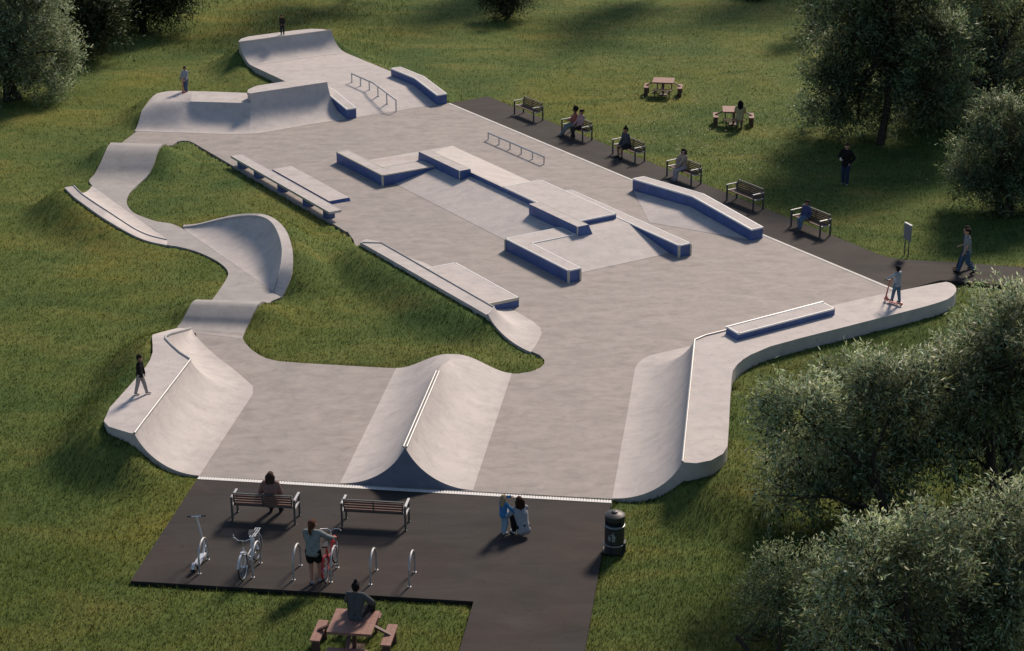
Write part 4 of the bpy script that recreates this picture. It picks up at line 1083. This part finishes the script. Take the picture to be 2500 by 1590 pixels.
# boy on the left quarter pipe deck
person('boy in black jacket and beanie walking on the deck of the lower left quarter pipe', g(345, 963, 1.203), (1, -.15), 1.22, dict(headscale=1.12, ank=[(-.05, .16, .055), (.05, -.15, .06)], wr=[(-.15, .10, .55), (.15, .13, .56)], lean=4), dict(skin=SK2, shirt=((.012, .012, .013), 1), trousers=((.30, .28, .28), 1), shoes=(.42, .37, .33), hair=((.035, .022, .018), 'beanie')))
# boy with scooter on the long deck
q = g(2187, 744, 1.206); fdir = Vector((-.66, .75, 0)).normalized()
person('boy in grey hooded top riding a coral scooter on the long raised deck', q, (-.66, .75), 1.24, dict(headscale=1.08, ank=[(-.03, .15, .13), (.05, -.10, .13)], pelvis=(0, 0, .735), wr=[(-.15, .33, .84), (.12, .33, .84)]), dict(skin=SK3, shirt=((.38, .41, .47), 1), hood=1, trousers=((.10, .17, .26), 1), shoes=(.02, .02, .02), hair=((.012, .011, .012), 'short')))
qs = q + fdir * .12
scooter('coral kick scooter under the boy on the long raised deck', M['pinkpaint'], (qs.x, qs.y, 1.206), math.atan2(.75, -.66), M['pinkpaint'], .62, .80, .055, .34)
# two people walking on the path
person('man in grey t-shirt and jeans walking left on the path', g(2357, 668, .006), (-1, .08), 1.74, dict(lean=3, ank=[(-.07, -.30, .14), (.06, .26, .075)], pelvis=(0, 0, .885), wr=[(-.22, .16, .86), (.22, -.05, .82)], feet=[(0, 1, -.55), (0, 1, .12)]), dict(skin=SK1, shirt=((.23, .25, .27), .62), hem=.035, trousers=((.055, .10, .17), 1), shoes=(.015, .012, .012), hair=((.03, .02, .015), 'short')))
qh = g(2350, 659, .006)
person('person in dark blue jeans walking half hidden behind the man in the grey t-shirt', qh + Vector((.10, .12, 0)), (-1, .05), 1.66, dict(lean=3, ank=[(-.06, .28, .075), (.06, -.26, .12)], pelvis=(0, 0, .845), wr=[(-.2, .26, .95), (.2, -.02, .8)], feet=[(0, 1, .1), (0, 1, -.5)]), dict(skin=SK1, shirt=((.05, .07, .13), .6), trousers=((.03, .055, .10), 1), shoes=(.24, .14, .09), hair=((.03, .02, .015), 'short')))
# man in black jacket
q = g(2063, 451, -.05); tb = person('man in black jacket standing on the lawn holding a white cup', q, (-.55, -.8), 1.8, dict(ank=[(-.10, .02, .075), (.10, -.03, .075)], wr=[(-.20, .05, .98), (.13, .26, 1.16)], epole=[(-1, -.6, 0), (1, -.6, -.5)], head_yaw=12), dict(skin=SK1, shirt=((.013, .012, .013), 1), hem=.05, trousers=((.025, .045, .085), 1), shoes=(.30, .25, .22), hair=((.06, .028, .018), 'short')))
# people on the path benches
def on_bench(b): return Vector(EB(45.52, b, .004))
FE = (-dE.x, -dE.y)
person('woman with dark curly hair and faded red top on a path bench', on_bench(67.80), (FE[0] * .8 - .5 * dB.x * -1, FE[1] * .8 - .5 * dB.y * -1), 1.66, seated(.45, .09, .50, ank=[(-.16, .62, .075), (.02, .52, .075)], wr=[(-.06, .22, .72), (.12, .26, .70)]), dict(skin=SK3, shirt=((.26, .10, .08), 1), trousers=((.17, .20, .20), 1), shoes=(.20, .17, .16), hair=((.014, .011, .012), 'afro')))
person('woman with hair bun and pale pink top beside the curly haired woman', on_bench(67.30), FE, 1.62, seated(.45, .08, .38, ank=[(-.02, .50, .12), (.12, .26, .075)], wr=[(-.16, .25, .66), (.10, .27, .66)]), dict(skin=SK2, shirt=((.38, .25, .26), 1), trousers=((.03, .035, .035), 1), shoes=(.20, .13, .10), hair=((.035, .018, .014), 'lowbun')))
person('person with top knot, dark grey top and shorts sitting on a path bench', on_bench(63.58), FE, 1.74, seated(.45, .13, .40, lean=12, wr=[(-.10, .38, .62), (.12, .36, .60)]), dict(skin=SK2, shirt=((.065, .07, .085), 1), trousers=((.022, .028, .034), .85), shoes=(.02, .02, .022), hair=((.012, .011, .012), 'bun')))
person('woman with long dark hair and pale beige clothes sitting on a path bench', on_bench(59.50), FE, 1.68, seated(.45, .05, .42, lean=2, wr=[(-.03, .38, .62), (.05, .36, .62)], head_yaw=30), dict(skin=SK1, shirt=((.36, .29, .23), 1), trousers=((.40, .34, .36), 1), shoes=(.30, .26, .25), hair=((.02, .014, .016), 'long')))
person('boy in dark blue top and jeans sitting on the bench nearest the sign', on_bench(51.50), (FE[0], FE[1]), 1.36, seated(.45, .07, .36, lean=2, pelvis=(0, .06, .53), ank=[(-.06, .40, .13), (.07, .36, .12)], wr=[(-.2, .16, .55), (.2, .14, .53)], headscale=1.08), dict(skin=SK2, shirt=((.05, .065, .16), 1), trousers=((.11, .17, .25), 1), shoes=(.10, .12, .16), hair=((.03, .02, .018), 'short')))
# woman at the far table
ms = Matrix.Rotation(R_(-5), 4, 'Z'); qb2 = Vector((qb.x, qb.y, -.05)) + (ms @ Vector((.27, -.84, 0)))
person('woman with long black hair seated at a lawn picnic table, seen from behind', qb2, (.09, 1), 1.68, seated(.46, .09, .40, lean=8, wr=[(-.14, .38, .82), (.14, .38, .82)]), dict(skin=SK1, shirt=((.40, .34, .20), .5), trousers=((.33, .30, .20), 1), shoes=(.03, .03, .03), hair=((.010, .010, .013), 'long'), hairlen=1.25))
# woman on the front bench
q = CA(-12.02, 42.36, .004)
person('woman with brown bob and dusty pink top on the front bench, seen from behind', q, (dA.x, dA.y), 1.70, seated(.45, .13, .43, lean=4, wr=[(-.14, .24, .80), (.17, .28, .64)], epole=[(-.7, -.3, -1), (.6, -.4, -1)], bulk=1.1), dict(skin=SK1, shirt=((.23, .135, .115), 1), hem=.04, trousers=((.03, .028, .03), 1), shoes=(.02, .018, .018), hair=((.055, .032, .024), 'bob')))
# woman holding the red bicycle
q = g(768, 1424, .004)
person('woman with auburn ponytail, grey jumper and black shorts standing beside the red bicycle', q, (dA.x, dA.y), 1.74, dict(ank=[(-.05, -.02, .08), (.12, .12, .08)], wr=[(-.08, .34, 1.0), (.40, .40, 1.08)], hand=[(.2, 1, -.1), (.6, .8, -.1)], epole=[(-1, -.3, -.2), (.3, -.6, -1)], head_yaw=-14, lean=3), dict(skin=(.40, .20, .145), shirt=((.21, .235, .25), 1), trousers=((.010, .010, .011), .62), shoes=(.30, .32, .36), hair=((.085, .036, .020), 'pony')))
# child and crouching woman
q = g(1229, 1302, .004)
person('small child with blond hair and bright blue top standing beside the crouching woman', q, (.72, .70), 1.08, dict(headscale=1.18, ank=[(-.05, .02, .05), (.06, -.02, .05)], wr=[(.10, .18, 1.04), (.22, .20, .60)], epole=[(-1, .2, 0), (1, -.4, -.4)]), dict(skin=SK1, shirt=((.05, .19, .42), 1), hem=.03, trousers=((.25, .36, .47), 1), shoes=(.52, .54, .58), hair=((.34, .25, .15), 'long')))
q = g(1270, 1305, .004)
person('woman with long auburn hair and grey cardigan crouching beside the small child', q, (-.35, .94), 1.70, dict(pelvis=(.05, -.10, .26), lean=30, ank=[(-.13, .10, .08), (.14, .04, .08)], kpole=[(-.2, 1, 1), (.2, 1, .8)], wr=[(-.22, .46, .58), (.06, .44, .48)], epole=[(-.6, -.3, -1), (.6, -.3, -1)], sh=.92), dict(skin=SK1, shirt=((.30, .31, .33), 1), hem=.05, trousers=((.012, .012, .013), 1), shoes=(.58, .60, .63), hair=((.040, .017, .012), 'long'), hairlen=1.35))
# person on the table top
q = CA(-8.46, 36.42, .693)
person('person with top knot and dark grey jumper sitting on a picnic tabletop', q, (dA.x + .1, dA.y), 1.74, dict(pelvis=(0, 0, .105), lean=4, ank=[(-.20, .50, -.16), (.24, .46, -.16)], kpole=[(-.5, .6, 1), (.5, .6, 1)], wr=[(-.16, .34, .22), (.28, .34, .20)], epole=[(-1, -.4, -.2), (1, -.3, -.1)]), dict(skin=SK2, shirt=((.075, .08, .09), 1), hem=.03, trousers=((.02, .022, .026), 1), shoes=(.02, .02, .02), hair=((.012, .010, .011), 'bun')))
# white cup
mb = MB(); hand = Matrix.Translation(tb.location) @ Matrix.Rotation(tb.rotation_euler.z, 4, 'Z') @ Vector((.12, .34, 1.16))
mb.lathe([(.030, -.05), (.038, .05), (.041, .052), (.038, .066)], hand, 16); tag(obj('paper_cup', mb, M['white']), 'white paper cup in the hand of the man in the black jacket', 'cup')
# ------------------------------------------------------------------ meadow terrain
EA = np.array(EDGE)
def pnpoly(poly, x, y):
    ins = np.zeros(x.shape, bool); n = len(poly); j = n - 1
    for i in range(n):
        xi, yi = poly[i]; xj, yj = poly[j]
        if yi != yj:
            c = ((yi > y) != (yj > y)) & (x < (xj - xi) * (y - yi) / (yj - yi) + xi); ins ^= c
        j = i
    return ins
def inside(x, y):
    r = np.zeros(x.shape, bool)
    for p in POLYS:
        bb = (x >= p[:, 0].min()) & (x <= p[:, 0].max()) & (y >= p[:, 1].min()) & (y <= p[:, 1].max())
        if bb.any():
            k = np.where(bb)[0]; r[k] |= pnpoly(p, x[k], y[k])
    return r
def ground_h(x, y):
    out = np.empty(len(x)); ins = inside(x, y)
    und = .10 * np.sin(x * .31 + 1.3) * np.sin(y * .23 + .4) + .05 * np.sin(x * .9 + y * .7) + .05 * np.sin(x * .55 - y * .83 + 2) 
    und = und * np.clip((np.hypot(x - 2, y - 62) - 20) / 40, 0, 1) - .055
    for s in range(0, len(x), 4000):
        xs, ys = x[s:s + 4000, None], y[s:s + 4000, None]
        d2 = (xs - EA[None, :, 0]) ** 2 + (ys - EA[None, :, 1]) ** 2 + .02
        w = 1 / d2 ** 2.2
        h = (w * EA[None, :, 2]).sum(1) / w.sum(1); rr = (w * EA[None, :, 3]).sum(1) / w.sum(1)
        d = np.sqrt(d2.min(1))
        tt = np.clip(d / rr, 0, 1); f = 1 - tt * tt * (3 - 2 * tt)
        u = und[s:s + 4000]
        o = u + (h - u) * f
        i = ins[s:s + 4000]
        o = np.where(i & (d > .27), np.minimum(o, -.24), np.where(i, np.minimum(h - .02, o) - .015, o))
        out[s:s + 4000] = o
    return out
def axis(lo, hi, step, far_lo, far_hi):
    a = list(np.arange(lo, hi, step)); L = []; v = lo; s_ = step
    while v > far_lo: s_ *= 1.35; v -= s_; L.append(v)
    R = []; v = a[-1]; s_ = step
    while v < far_hi: s_ *= 1.35; v += s_; R.append(v)
    return np.array(L[::-1] + a + R)
gx = axis(-24, 20, .24, -700, 700); gy = axis(36, 104, .24, -300, 1400)
XX, YY = np.meshgrid(gx, gy); HH_ = ground_h(XX.ravel(), YY.ravel()).reshape(XX.shape)
nx, ny = len(gx), len(gy)
me = bpy.data.meshes.new('grass_ground')
vs = np.stack([XX.ravel(), YY.ravel(), HH_.ravel()], 1)
ii, jj = np.meshgrid(np.arange(nx - 1), np.arange(ny - 1)); a = (jj * nx + ii).ravel()
fs = np.stack([a, a + 1, a + nx + 1, a + nx], 1)
def np_mesh(me, vs, fs):
    me.vertices.add(len(vs)); me.vertices.foreach_set('co', vs.astype(np.float32).ravel())
    k = fs.shape[1]; me.loops.add(fs.size); me.loops.foreach_set('vertex_index', fs.astype(np.int32).ravel())
    me.polygons.add(len(fs)); me.polygons.foreach_set('loop_start', np.arange(0, fs.size, k, dtype=np.int32))
    me.update(calc_edges=True); me.validate()
np_mesh(me, vs, fs); me.materials.append(M['turf']); me.polygons.foreach_set('use_smooth', [True] * len(me.polygons))
o = bpy.data.objects.new('grass_ground', me); COL.objects.link(o); o['kind'] = 'structure'
def terrain_at(x, y):
    i = np.clip(np.searchsorted(gx, x) - 1, 0, nx - 2); j = np.clip(np.searchsorted(gy, y) - 1, 0, ny - 2)
    fx = (x - gx[i]) / (gx[i + 1] - gx[i]); fy = (y - gy[j]) / (gy[j + 1] - gy[j])
    return HH_[j, i] * (1 - fx) * (1 - fy) + HH_[j, i + 1] * fx * (1 - fy) + HH_[j + 1, i] * (1 - fx) * fy + HH_[j + 1, i + 1] * fx * fy

# ------------------------------------------------------------------ grass blades (one mass)
NB = 760000
px_ = RNG.uniform(-420, 2920, NB); py_ = RNG.uniform(-40, 1780, NB)
d = np.array(CR)[None] * (px_ - CX)[:, None] + np.array(CU)[None] * (CY - py_)[:, None] + np.array(_fw)[None] * FPX
tt = -CAM_H / d[:, 2]; bx = d[:, 0] * tt; by = d[:, 1] * tt
keep = ~inside(bx, by); bx, by = bx[keep], by[keep]; n = len(bx)
bz_ = terrain_at(bx, by)
dist = np.hypot(by, CAM_H)
hgt = RNG.uniform(.035, .092, n) * (1 + .9 * (RNG.random(n) < .05)); wid = (.0045 + dist * .00016) * RNG.uniform(.7, 1.3, n)
# taller weeds at the far left and in scattered tufts
tall = (by > 99) & (bx < -6) & (bx > -20) & (RNG.random(n) < .6); hgt[tall] *= 2.2
az = RNG.uniform(0, 2 * np.pi, n); ln = RNG.uniform(.0, .55, n); la = RNG.uniform(0, 2 * np.pi, n)
v = np.empty((n, 3, 3))
v[:, 0] = np.stack([bx - np.cos(az) * wid, by - np.sin(az) * wid, bz_ - .02], 1)
v[:, 1] = np.stack([bx + np.cos(az) * wid, by + np.sin(az) * wid, bz_ - .02], 1)
v[:, 2] = np.stack([bx + np.cos(la) * ln * hgt, by + np.sin(la) * ln * hgt, bz_ + hgt], 1)
me = bpy.data.meshes.new('grass'); np_mesh(me, v.reshape(-1, 3), np.arange(3 * n).reshape(-1, 3))
tint = RNG.uniform(.86, 1.16, n)[:, None] * np.array([[1, 1, 1]]) * np.stack([RNG.uniform(.9, 1.2, n), np.ones(n), RNG.uniform(.7, 1.2, n)], 1)
pale = RNG.random(n) < .035; tint[pale] *= np.array([1.9, 1.6, 1.7])
tc = np.repeat(tint, 3, 0); tc = np.concatenate([tc, np.ones((3 * n, 1))], 1)
ca_ = me.color_attributes.new('tint', 'FLOAT_COLOR', 'POINT'); ca_.data.foreach_set('color', tc.astype(np.float32).ravel())
e_ = .25; sx_ = (terrain_at(bx + e_, by) - terrain_at(bx - e_, by)) / (2 * e_); sy_ = (terrain_at(bx, by + e_) - terrain_at(bx, by - e_)) / (2 * e_)
nv = np.repeat(np.stack([np.clip(-sx_, -.9, .9) * 1.25 + RNG.normal(0, .22, n), np.clip(-sy_, -.9, .9) * 1.25 + RNG.normal(0, .22, n), np.ones(n)], 1), 3, 0); nv /= np.linalg.norm(nv, axis=1)[:, None]
me.polygons.foreach_set('use_smooth', [True] * n); me.normals_split_custom_set_from_vertices(nv.tolist())
me.materials.append(M['blade'])
o = bpy.data.objects.new('grass', me); COL.objects.link(o); o['kind'] = 'stuff'; o['label'] = 'short green and yellowish meadow grass around the skatepark'; o['category'] = 'grass'

# daisies on the lawn
nd = 260
fx = RNG.uniform(1480, 2000, nd); fy = RNG.uniform(90, 420, nd)
mb = MB()
for x, y in zip(fx, fy):
    p = g(x, y, 0)
    if inside(np.array([p.x]), np.array([p.y]))[0]: continue
    mb.lathe([(.012, .09), (.035, .10), (.01, .106)], (p.x, p.y, -.04), 6)
o = obj('daisies', mb, plain('daisy_white', (.42, .42, .36), .8, 0, .1)); o['kind'] = 'stuff'; o['label'] = 'tiny white daisies scattered in the lawn'; o['category'] = 'flowers'

# ------------------------------------------------------------------ trees
LM = {'silver': leaf_mat('silver_green_leaf', (.270, .345, .205), .40, .5), 'green': leaf_mat('mid_green_leaf', (.172, .235, .130), .36, .55), 'dark': leaf_mat('dark_green_leaf', (.050, .075, .030), .22, .6)}
def leaf_cloud(lobes, n, size, rng, up_bias=.25, droop=.35, dens=None):
    """leaf quads on sprays filling each lobe; lobes: (centre, radius)"""
    w = np.array([r ** 2.3 * (dens[i] if dens else 1) for i, (_, r) in enumerate(lobes)]); w /= w.sum()
    cs = np.array([list(c) for c, _ in lobes]); rs = np.array([r for _, r in lobes])
    ns = max(8, n // 14); li = rng.choice(len(lobes), ns, p=w)
    sub = rng.normal(size=(len(lobes), 11, 3)); sub /= np.linalg.norm(sub, axis=2)[:, :, None]
    dv = sub[li, rng.integers(0, 11, ns)] + rng.normal(size=(ns, 3)) * .30; dv /= np.linalg.norm(dv, axis=1)[:, None]
    rad = rs[li] * (rng.random(ns) ** .40) * rng.uniform(.86, 1.10, ns)
    sq = np.array([1, 1, .86])
    spray = cs[li] + dv * rad[:, None] * sq
    cen = cs.mean(0); cr = np.linalg.norm(cs - cen, axis=1).mean() + rs.mean()
    axis_ = dv + rng.normal(size=(ns, 3)) * .5; axis_[:, 2] += up_bias; axis_ /= np.linalg.norm(axis_, axis=1)[:, None]
    k = 14; m = ns * k
    si = np.repeat(np.arange(ns), k); f = np.tile(np.linspace(0, 1, k), ns)
    Ls = size * rng.uniform(3.0, 5.5, ns) * np.where(rng.random(ns) < .2, 1.35, 1.0)
    sag = np.zeros((m, 3)); sag[:, 2] = -(f ** 2) * Ls[si] * droop
    pos = spray[si] + axis_[si] * (f * Ls[si])[:, None] + sag + rng.normal(size=(m, 3)) * size * .38
    ld = axis_[si] * .8 + rng.normal(size=(m, 3)) * .52; ld[:, 2] -= droop * f; ld /= np.linalg.norm(ld, axis=1)[:, None]
    sd_ = np.cross(ld, rng.normal(size=(m, 3))); sd_ /= np.linalg.norm(sd_, axis=1)[:, None]
    L = size * rng.uniform(.7, 1.25, m); W = L * rng.uniform(.22, .32, m)
    nr = np.cross(ld, sd_)
    v = np.empty((m, 4, 3))
    v[:, 0] = pos; v[:, 1] = pos + ld * (L * .5)[:, None] + sd_ * W[:, None] * .5 + nr * W[:, None] * .12
    v[:, 2] = pos + ld * L[:, None]; v[:, 3] = pos + ld * (L * .5)[:, None] - sd_ * W[:, None] * .5 + nr * W[:, None] * .12
    lobeb = rng.uniform(.75, 1.2, len(lobes))
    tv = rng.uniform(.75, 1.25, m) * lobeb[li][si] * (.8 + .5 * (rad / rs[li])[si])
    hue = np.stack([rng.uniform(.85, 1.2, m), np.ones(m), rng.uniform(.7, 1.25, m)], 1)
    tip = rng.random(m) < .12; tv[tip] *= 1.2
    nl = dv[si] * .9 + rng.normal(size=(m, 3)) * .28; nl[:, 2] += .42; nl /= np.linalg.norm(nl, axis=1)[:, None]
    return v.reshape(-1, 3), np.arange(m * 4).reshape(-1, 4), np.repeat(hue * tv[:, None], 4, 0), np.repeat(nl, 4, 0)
def tree(label, base, lobes, n, size, kind, seed, r0=.2, stems=1, cat='tree', name='broadleaf_tree', fork=.35, group=None, dens=None, droop=.35):
    rng = np.random.default_rng(seed)
    base = Vector(base); t = thing(name, label, cat, base, 0, group)
    mb = MB()
    top = max(c.z + r for c, r in lobes); cen = sum((c for c, _ in lobes), Vector()) / len(lobes)
    fz = base.z + (top - base.z) * fork
    mains = []
    for s in range(stems):
        off = Vector((rng.normal() * .25 * (stems > 1), rng.normal() * .25 * (stems > 1), 0))
        fp = Vector((base.x + (cen.x - base.x) * .3 + rng.normal() * .15 * (1 + stems), base.y + (cen.y - base.y) * .3 + rng.normal() * .15 * (1 + stems), fz))
        p0 = base + off - Vector((0, 0, .25)); md = p0.lerp(fp, .5) + Vector((rng.normal() * .1, rng.normal() * .1, 0))
        mb.tube([p0, base + off * .9 + Vector((0, 0, .12)), md, fp], [r0 * 1.5, r0 * 1.05, r0 * .85, r0 * .7], 9)
        mains.append(fp)
    tk = obj('trunk', mb, M['bark'], t)
    mb = MB()
    for c, r in lobes:
        fp = min(mains, key=lambda q: (q - c).length); m1 = fp.lerp(c, .45) + Vector((rng.normal(), rng.normal(), rng.normal() * .5)) * .12 * (c - fp).length
        rr = r0 * .6 * min(1.2, max(.5, r / 1.2))
        mb.tube([fp - Vector((0, 0, .1)), m1, c], [rr, rr * .7, rr * .35], 7)
        for k in range(6):
            dv = Vector(rng.normal(size=3)).normalized(); st = m1.lerp(c, rng.uniform(.2, 1)); e = c + dv * r * .85
            mb.tube([st, st.lerp(e, .5) + Vector(rng.normal(size=3)) * r * .12, e], [rr * .32, rr * .2, rr * .08], 5)
    obj('limbs', mb, M['bark'], t)
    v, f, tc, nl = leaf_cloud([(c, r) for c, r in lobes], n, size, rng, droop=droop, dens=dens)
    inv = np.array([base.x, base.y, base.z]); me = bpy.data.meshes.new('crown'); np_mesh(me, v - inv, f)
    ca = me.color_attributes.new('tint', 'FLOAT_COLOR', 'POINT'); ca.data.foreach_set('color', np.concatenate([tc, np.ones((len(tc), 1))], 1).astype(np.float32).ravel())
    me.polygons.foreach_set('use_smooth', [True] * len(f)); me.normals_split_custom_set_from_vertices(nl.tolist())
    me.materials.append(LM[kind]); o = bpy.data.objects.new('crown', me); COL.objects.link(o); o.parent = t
    return t
def lobes_px(wy, rows, depth=1.0, seed=0):
    """crown lobes surveyed as (x, y, radius) in the photograph, spread in depth around distance wy"""
    r = random.Random(seed); L = []
    for i, (x, y, rp) in enumerate(rows):
        m = math.hypot(wy, CAM_H * .8) / FPX
        p = gd(x, y, wy + (r.random() - .5) * 2 * depth); L.append((p, rp * m))
    return L
def ground_pt(x, y, z=-.05): return g(x, y, z)
GTB = 'trees around the lawn'
b = ground_pt(2285, 1345); tree('pale leaved spreading tree with low dark branches in the lower right foreground', b,
     lobes_px(43.2, [(1955, 1010, 88), (1915, 1080, 52), (2080, 945, 85), (2195, 965, 95), (2060, 1080, 105), (1955, 1175, 82), (2140, 1130, 110), (2280, 1060, 105), (2040, 1240, 78), (1900, 1210, 40), (2170, 1010, 80), (2150, 1240, 60), (1930, 1290, 50)], 1.6, 1), 50000, .155, 'silver', 3, .17, 3, fork=.22, dens=[1, 1, 1, 1, 1, .9, .8, .8, .3, .4, 1, .2, .4])
b = ground_pt(2445, 1310); tree('tall pale leaved tree at the right edge in front of the path end', b,
     lobes_px(44.2, [(2355, 860, 85), (2455, 780, 85), (2300, 935, 85), (2420, 905, 110), (2510, 980, 140), (2400, 1060, 105), (2490, 1120, 90), (2510, 820, 110), (2350, 1000, 80), (2560, 900, 120), (2330, 1120, 60)], 1.5, 2), 62000, .155, 'silver', 5, .18, 3, fork=.24, dens=[1, 1, 1, 1, 1, .7, .5, 1, .9, 1, .25])
b = g(2270, 1830, -.05); tree('nearest pale leaved tree filling the lower right corner', b,
     lobes_px(36.2, [(2120, 1345, 90), (2230, 1320, 90), (2340, 1300, 100), (2450, 1290, 110), (2520, 1360, 130), (2090, 1440, 95), (2210, 1430, 130), (2360, 1430, 140), (2480, 1460, 130), (2060, 1540, 90), (2170, 1550, 120), (2310, 1570, 130), (2450, 1570, 130), (2040, 1620, 90), (2250, 1660, 130), (2420, 1680, 140)], 1.4, 3), 80000, .14, 'silver', 8, .17, 3, fork=.3)
b = g(1935, 1700, -.05); tree('low dark rounded bush at the bottom left of the corner trees', b,
     lobes_px(37.4, [(1900, 1395, 62), (1960, 1385, 62), (2010, 1420, 60), (1875, 1465, 60), (1945, 1470, 80), (1870, 1545, 62), (1950, 1560, 85), (2010, 1520, 70), (1920, 1620, 80)], .7, 4), 22000, .10, 'green', 9, .07, 4, 'bush', 'bush', .3)
b = ground_pt(2150, 352); tree('big round tree with a single thick trunk on the upper right lawn', b,
     lobes_px(80.5, [(2060, 65, 82), (2150, 30, 95), (2250, 50, 95), (2015, 145, 62), (2110, 140, 95), (2220, 150, 105), (2300, 120, 80), (2050, 235, 66), (2010, 285, 46), (2095, 295, 58), (2190, 235, 78), (2270, 235, 75), (2150, -60, 110), (2050, -20, 70), (2250, -50, 90), (2030, 215, 40)], 1.8, 5), 100000, .20, 'green', 12, .19, 1, fork=.42, group=GTB, droop=.12)
b = g(2400, 318, -.05); tree('large dark tree behind the big round tree at the upper right edge', b,
     lobes_px(84.5, [(2390, 40, 85), (2480, 70, 100), (2360, 150, 80), (2450, 180, 100), (2380, 245, 80), (2310, 280, 62), (2480, 270, 80), (2560, 150, 120), (2420, -50, 100), (2520, -20, 100), (2240, 300, 55), (2330, 210, 80), (2290, 320, 50), (2400, 330, 80), (2250, 230, 60)], 1.8, 6), 76000, .19, 'green', 14, .22, 2, fork=.3, group=GTB, droop=.15)
b = ground_pt(2465, 520); tree('bushy round tree at the right edge behind the walking man', b,
     lobes_px(70.5, [(2440, 285, 46), (2385, 325, 48), (2350, 385, 36), (2450, 355, 72), (2395, 415, 58), (2480, 430, 78), (2362, 455, 42), (2500, 320, 72), (2420, 475, 50), (2540, 400, 80)], 1.3, 7), 60000, .145, 'green', 15, .15, 3, fork=.28, group=GTB, droop=.12)
b = g(30, 245, -.05); tree('bright bushy tree at the upper left corner', b,
     lobes_px(89.5, [(60, 30, 75), (125, 85, 55), (40, 105, 85), (128, 160, 48), (95, 195, 50), (10, 185, 70), (165, 185, 28), (-40, 100, 90), (100, 10, 65), (30, -50, 80), (150, 125, 40)], 1.5, 8), 62000, .17, 'silver', 17, .20, 2, fork=.3, group=GTB, droop=.15)
b = g(217, 132, -.05); tree('dark drooping tree on a thin trunk beside the bright corner tree', b,
     lobes_px(98.5, [(200, 10, 52), (250, 20, 48), (215, 60, 48), (262, 78, 34), (165, 55, 42), (190, 90, 30), (210, -40, 60), (285, 85, 20), (170, 0, 45)], 1.2, 9), 26000, .22, 'dark', 19, .13, 1, fork=.35, group=GTB)
b = g(350, 74, -.05); tree('dark spreading tree with a short thick trunk at the top left', b,
     lobes_px(105, [(340, -5, 50), (300, 12, 38), (400, 0, 45), (365, 32, 26), (325, 32, 30), (440, -15, 42), (390, 45, 20), (350, -60, 70), (470, -30, 40), (415, -50, 55)], 1.2, 10), 26000, .22, 'dark', 21, .22, 1, fork=.3, group=GTB)
b = g(1235, 42, -.05); tree('small dark bush on the far lawn at the top centre', b,
     lobes_px(107.6, [(1205, 5, 27), (1260, 5, 28), (1235, 15, 24), (1235, -30, 42), (1195, -15, 28), (1275, -20, 30)], .9, 11), 12000, .15, 'dark', 23, .10, 3, 'bush', 'bush', .3)
b = g(1990, 62, -.05); tree('dark narrow tree half hidden behind the left side of the big round tree', b,
     lobes_px(104, [(1988, 10, 24), (1985, 40, 14), (2005, -20, 36), (2020, 25, 24), (2000, -70, 40)], .9, 12), 9000, .17, 'dark', 25, .12, 1, fork=.3, group=GTB)
b = g(1843, -12, -.05); tree('small dark shrub just reaching into the picture at the top edge', b, lobes_px(113.6, [(1843, -10, 16), (1855, -24, 22), (1828, -26, 20)], .6, 13), 3000, .15, 'dark', 26, .06, 2, 'bush', 'bush', .3)
# further park trees beyond the top of the picture; their shadows lie on the far lawn
for k, (x, y, h) in enumerate([(-8.5, 117.5, 15), (2.5, 121, 16), (11.5, 119, 17), (20, 121, 15), (-26, 120, 14)]):
    rr = random.Random(40 + k); L = []
    for i in range(14):
        a = rr.random() * 6.283; q_ = rr.random(); L.append((Vector((x + math.cos(a) * 3.0 * q_, y + math.sin(a) * 2.4 * q_, h * (.42 + .5 * rr.random()))), 1.5 + rr.random() * .7))
    tree('tall park tree standing beyond the far lawn', (x, y, -.1), L, 9000, .30, 'dark', 60 + k, .3, 1, group='tall trees beyond the far lawn')

# ------------------------------------------------------------------ light, sky, camera
SUN_AZ = Vector((.44, .90, 0)).normalized(); SUN_EL = R_(38)
w = bpy.data.worlds.new('World'); SC.world = w; w.use_nodes = True
nt = w.node_tree; bg = nt.nodes['Background']
sky = nt.nodes.new('ShaderNodeTexSky'); sky.sky_type = 'NISHITA'; sky.sun_disc = False
sky.sun_elevation = SUN_EL; sky.sun_rotation = math.atan2(SUN_AZ.x, SUN_AZ.y)
sky.air_density = 1.0; sky.dust_density = 1.0; sky.ozone_density = 1.2
nt.links.new(sky.outputs[0], bg.inputs[0]); bg.inputs[1].default_value = .088
sl = bpy.data.lights.new('sun', 'SUN'); sl.energy = 4.2; sl.angle = R_(10.0); sl.color = (1.0, .84, .69)
so = bpy.data.objects.new('sun', sl); COL.objects.link(so)
dv = SUN_AZ * math.cos(SUN_EL) + Vector((0, 0, math.sin(SUN_EL)))
so.rotation_euler = dv.to_track_quat('Z', 'Y').to_euler(); so.location = (20, 80, 60)
cam = bpy.data.cameras.new('camera'); co = bpy.data.objects.new('camera', cam); COL.objects.link(co)
cam.sensor_width = 36; cam.sensor_fit = 'HORIZONTAL'; cam.lens = 36 * FPX / 2500; cam.clip_start = .5; cam.clip_end = 3000
mt = Matrix((CR, CU, -_fw)).transposed().to_4x4(); mt.translation = CPOS; co.matrix_world = mt
SC.camera = co
SC.view_settings.view_transform = 'Standard'; SC.view_settings.look = 'None'; SC.view_settings.exposure = 0
SC.render.resolution_x = 1024; SC.render.resolution_y = 651
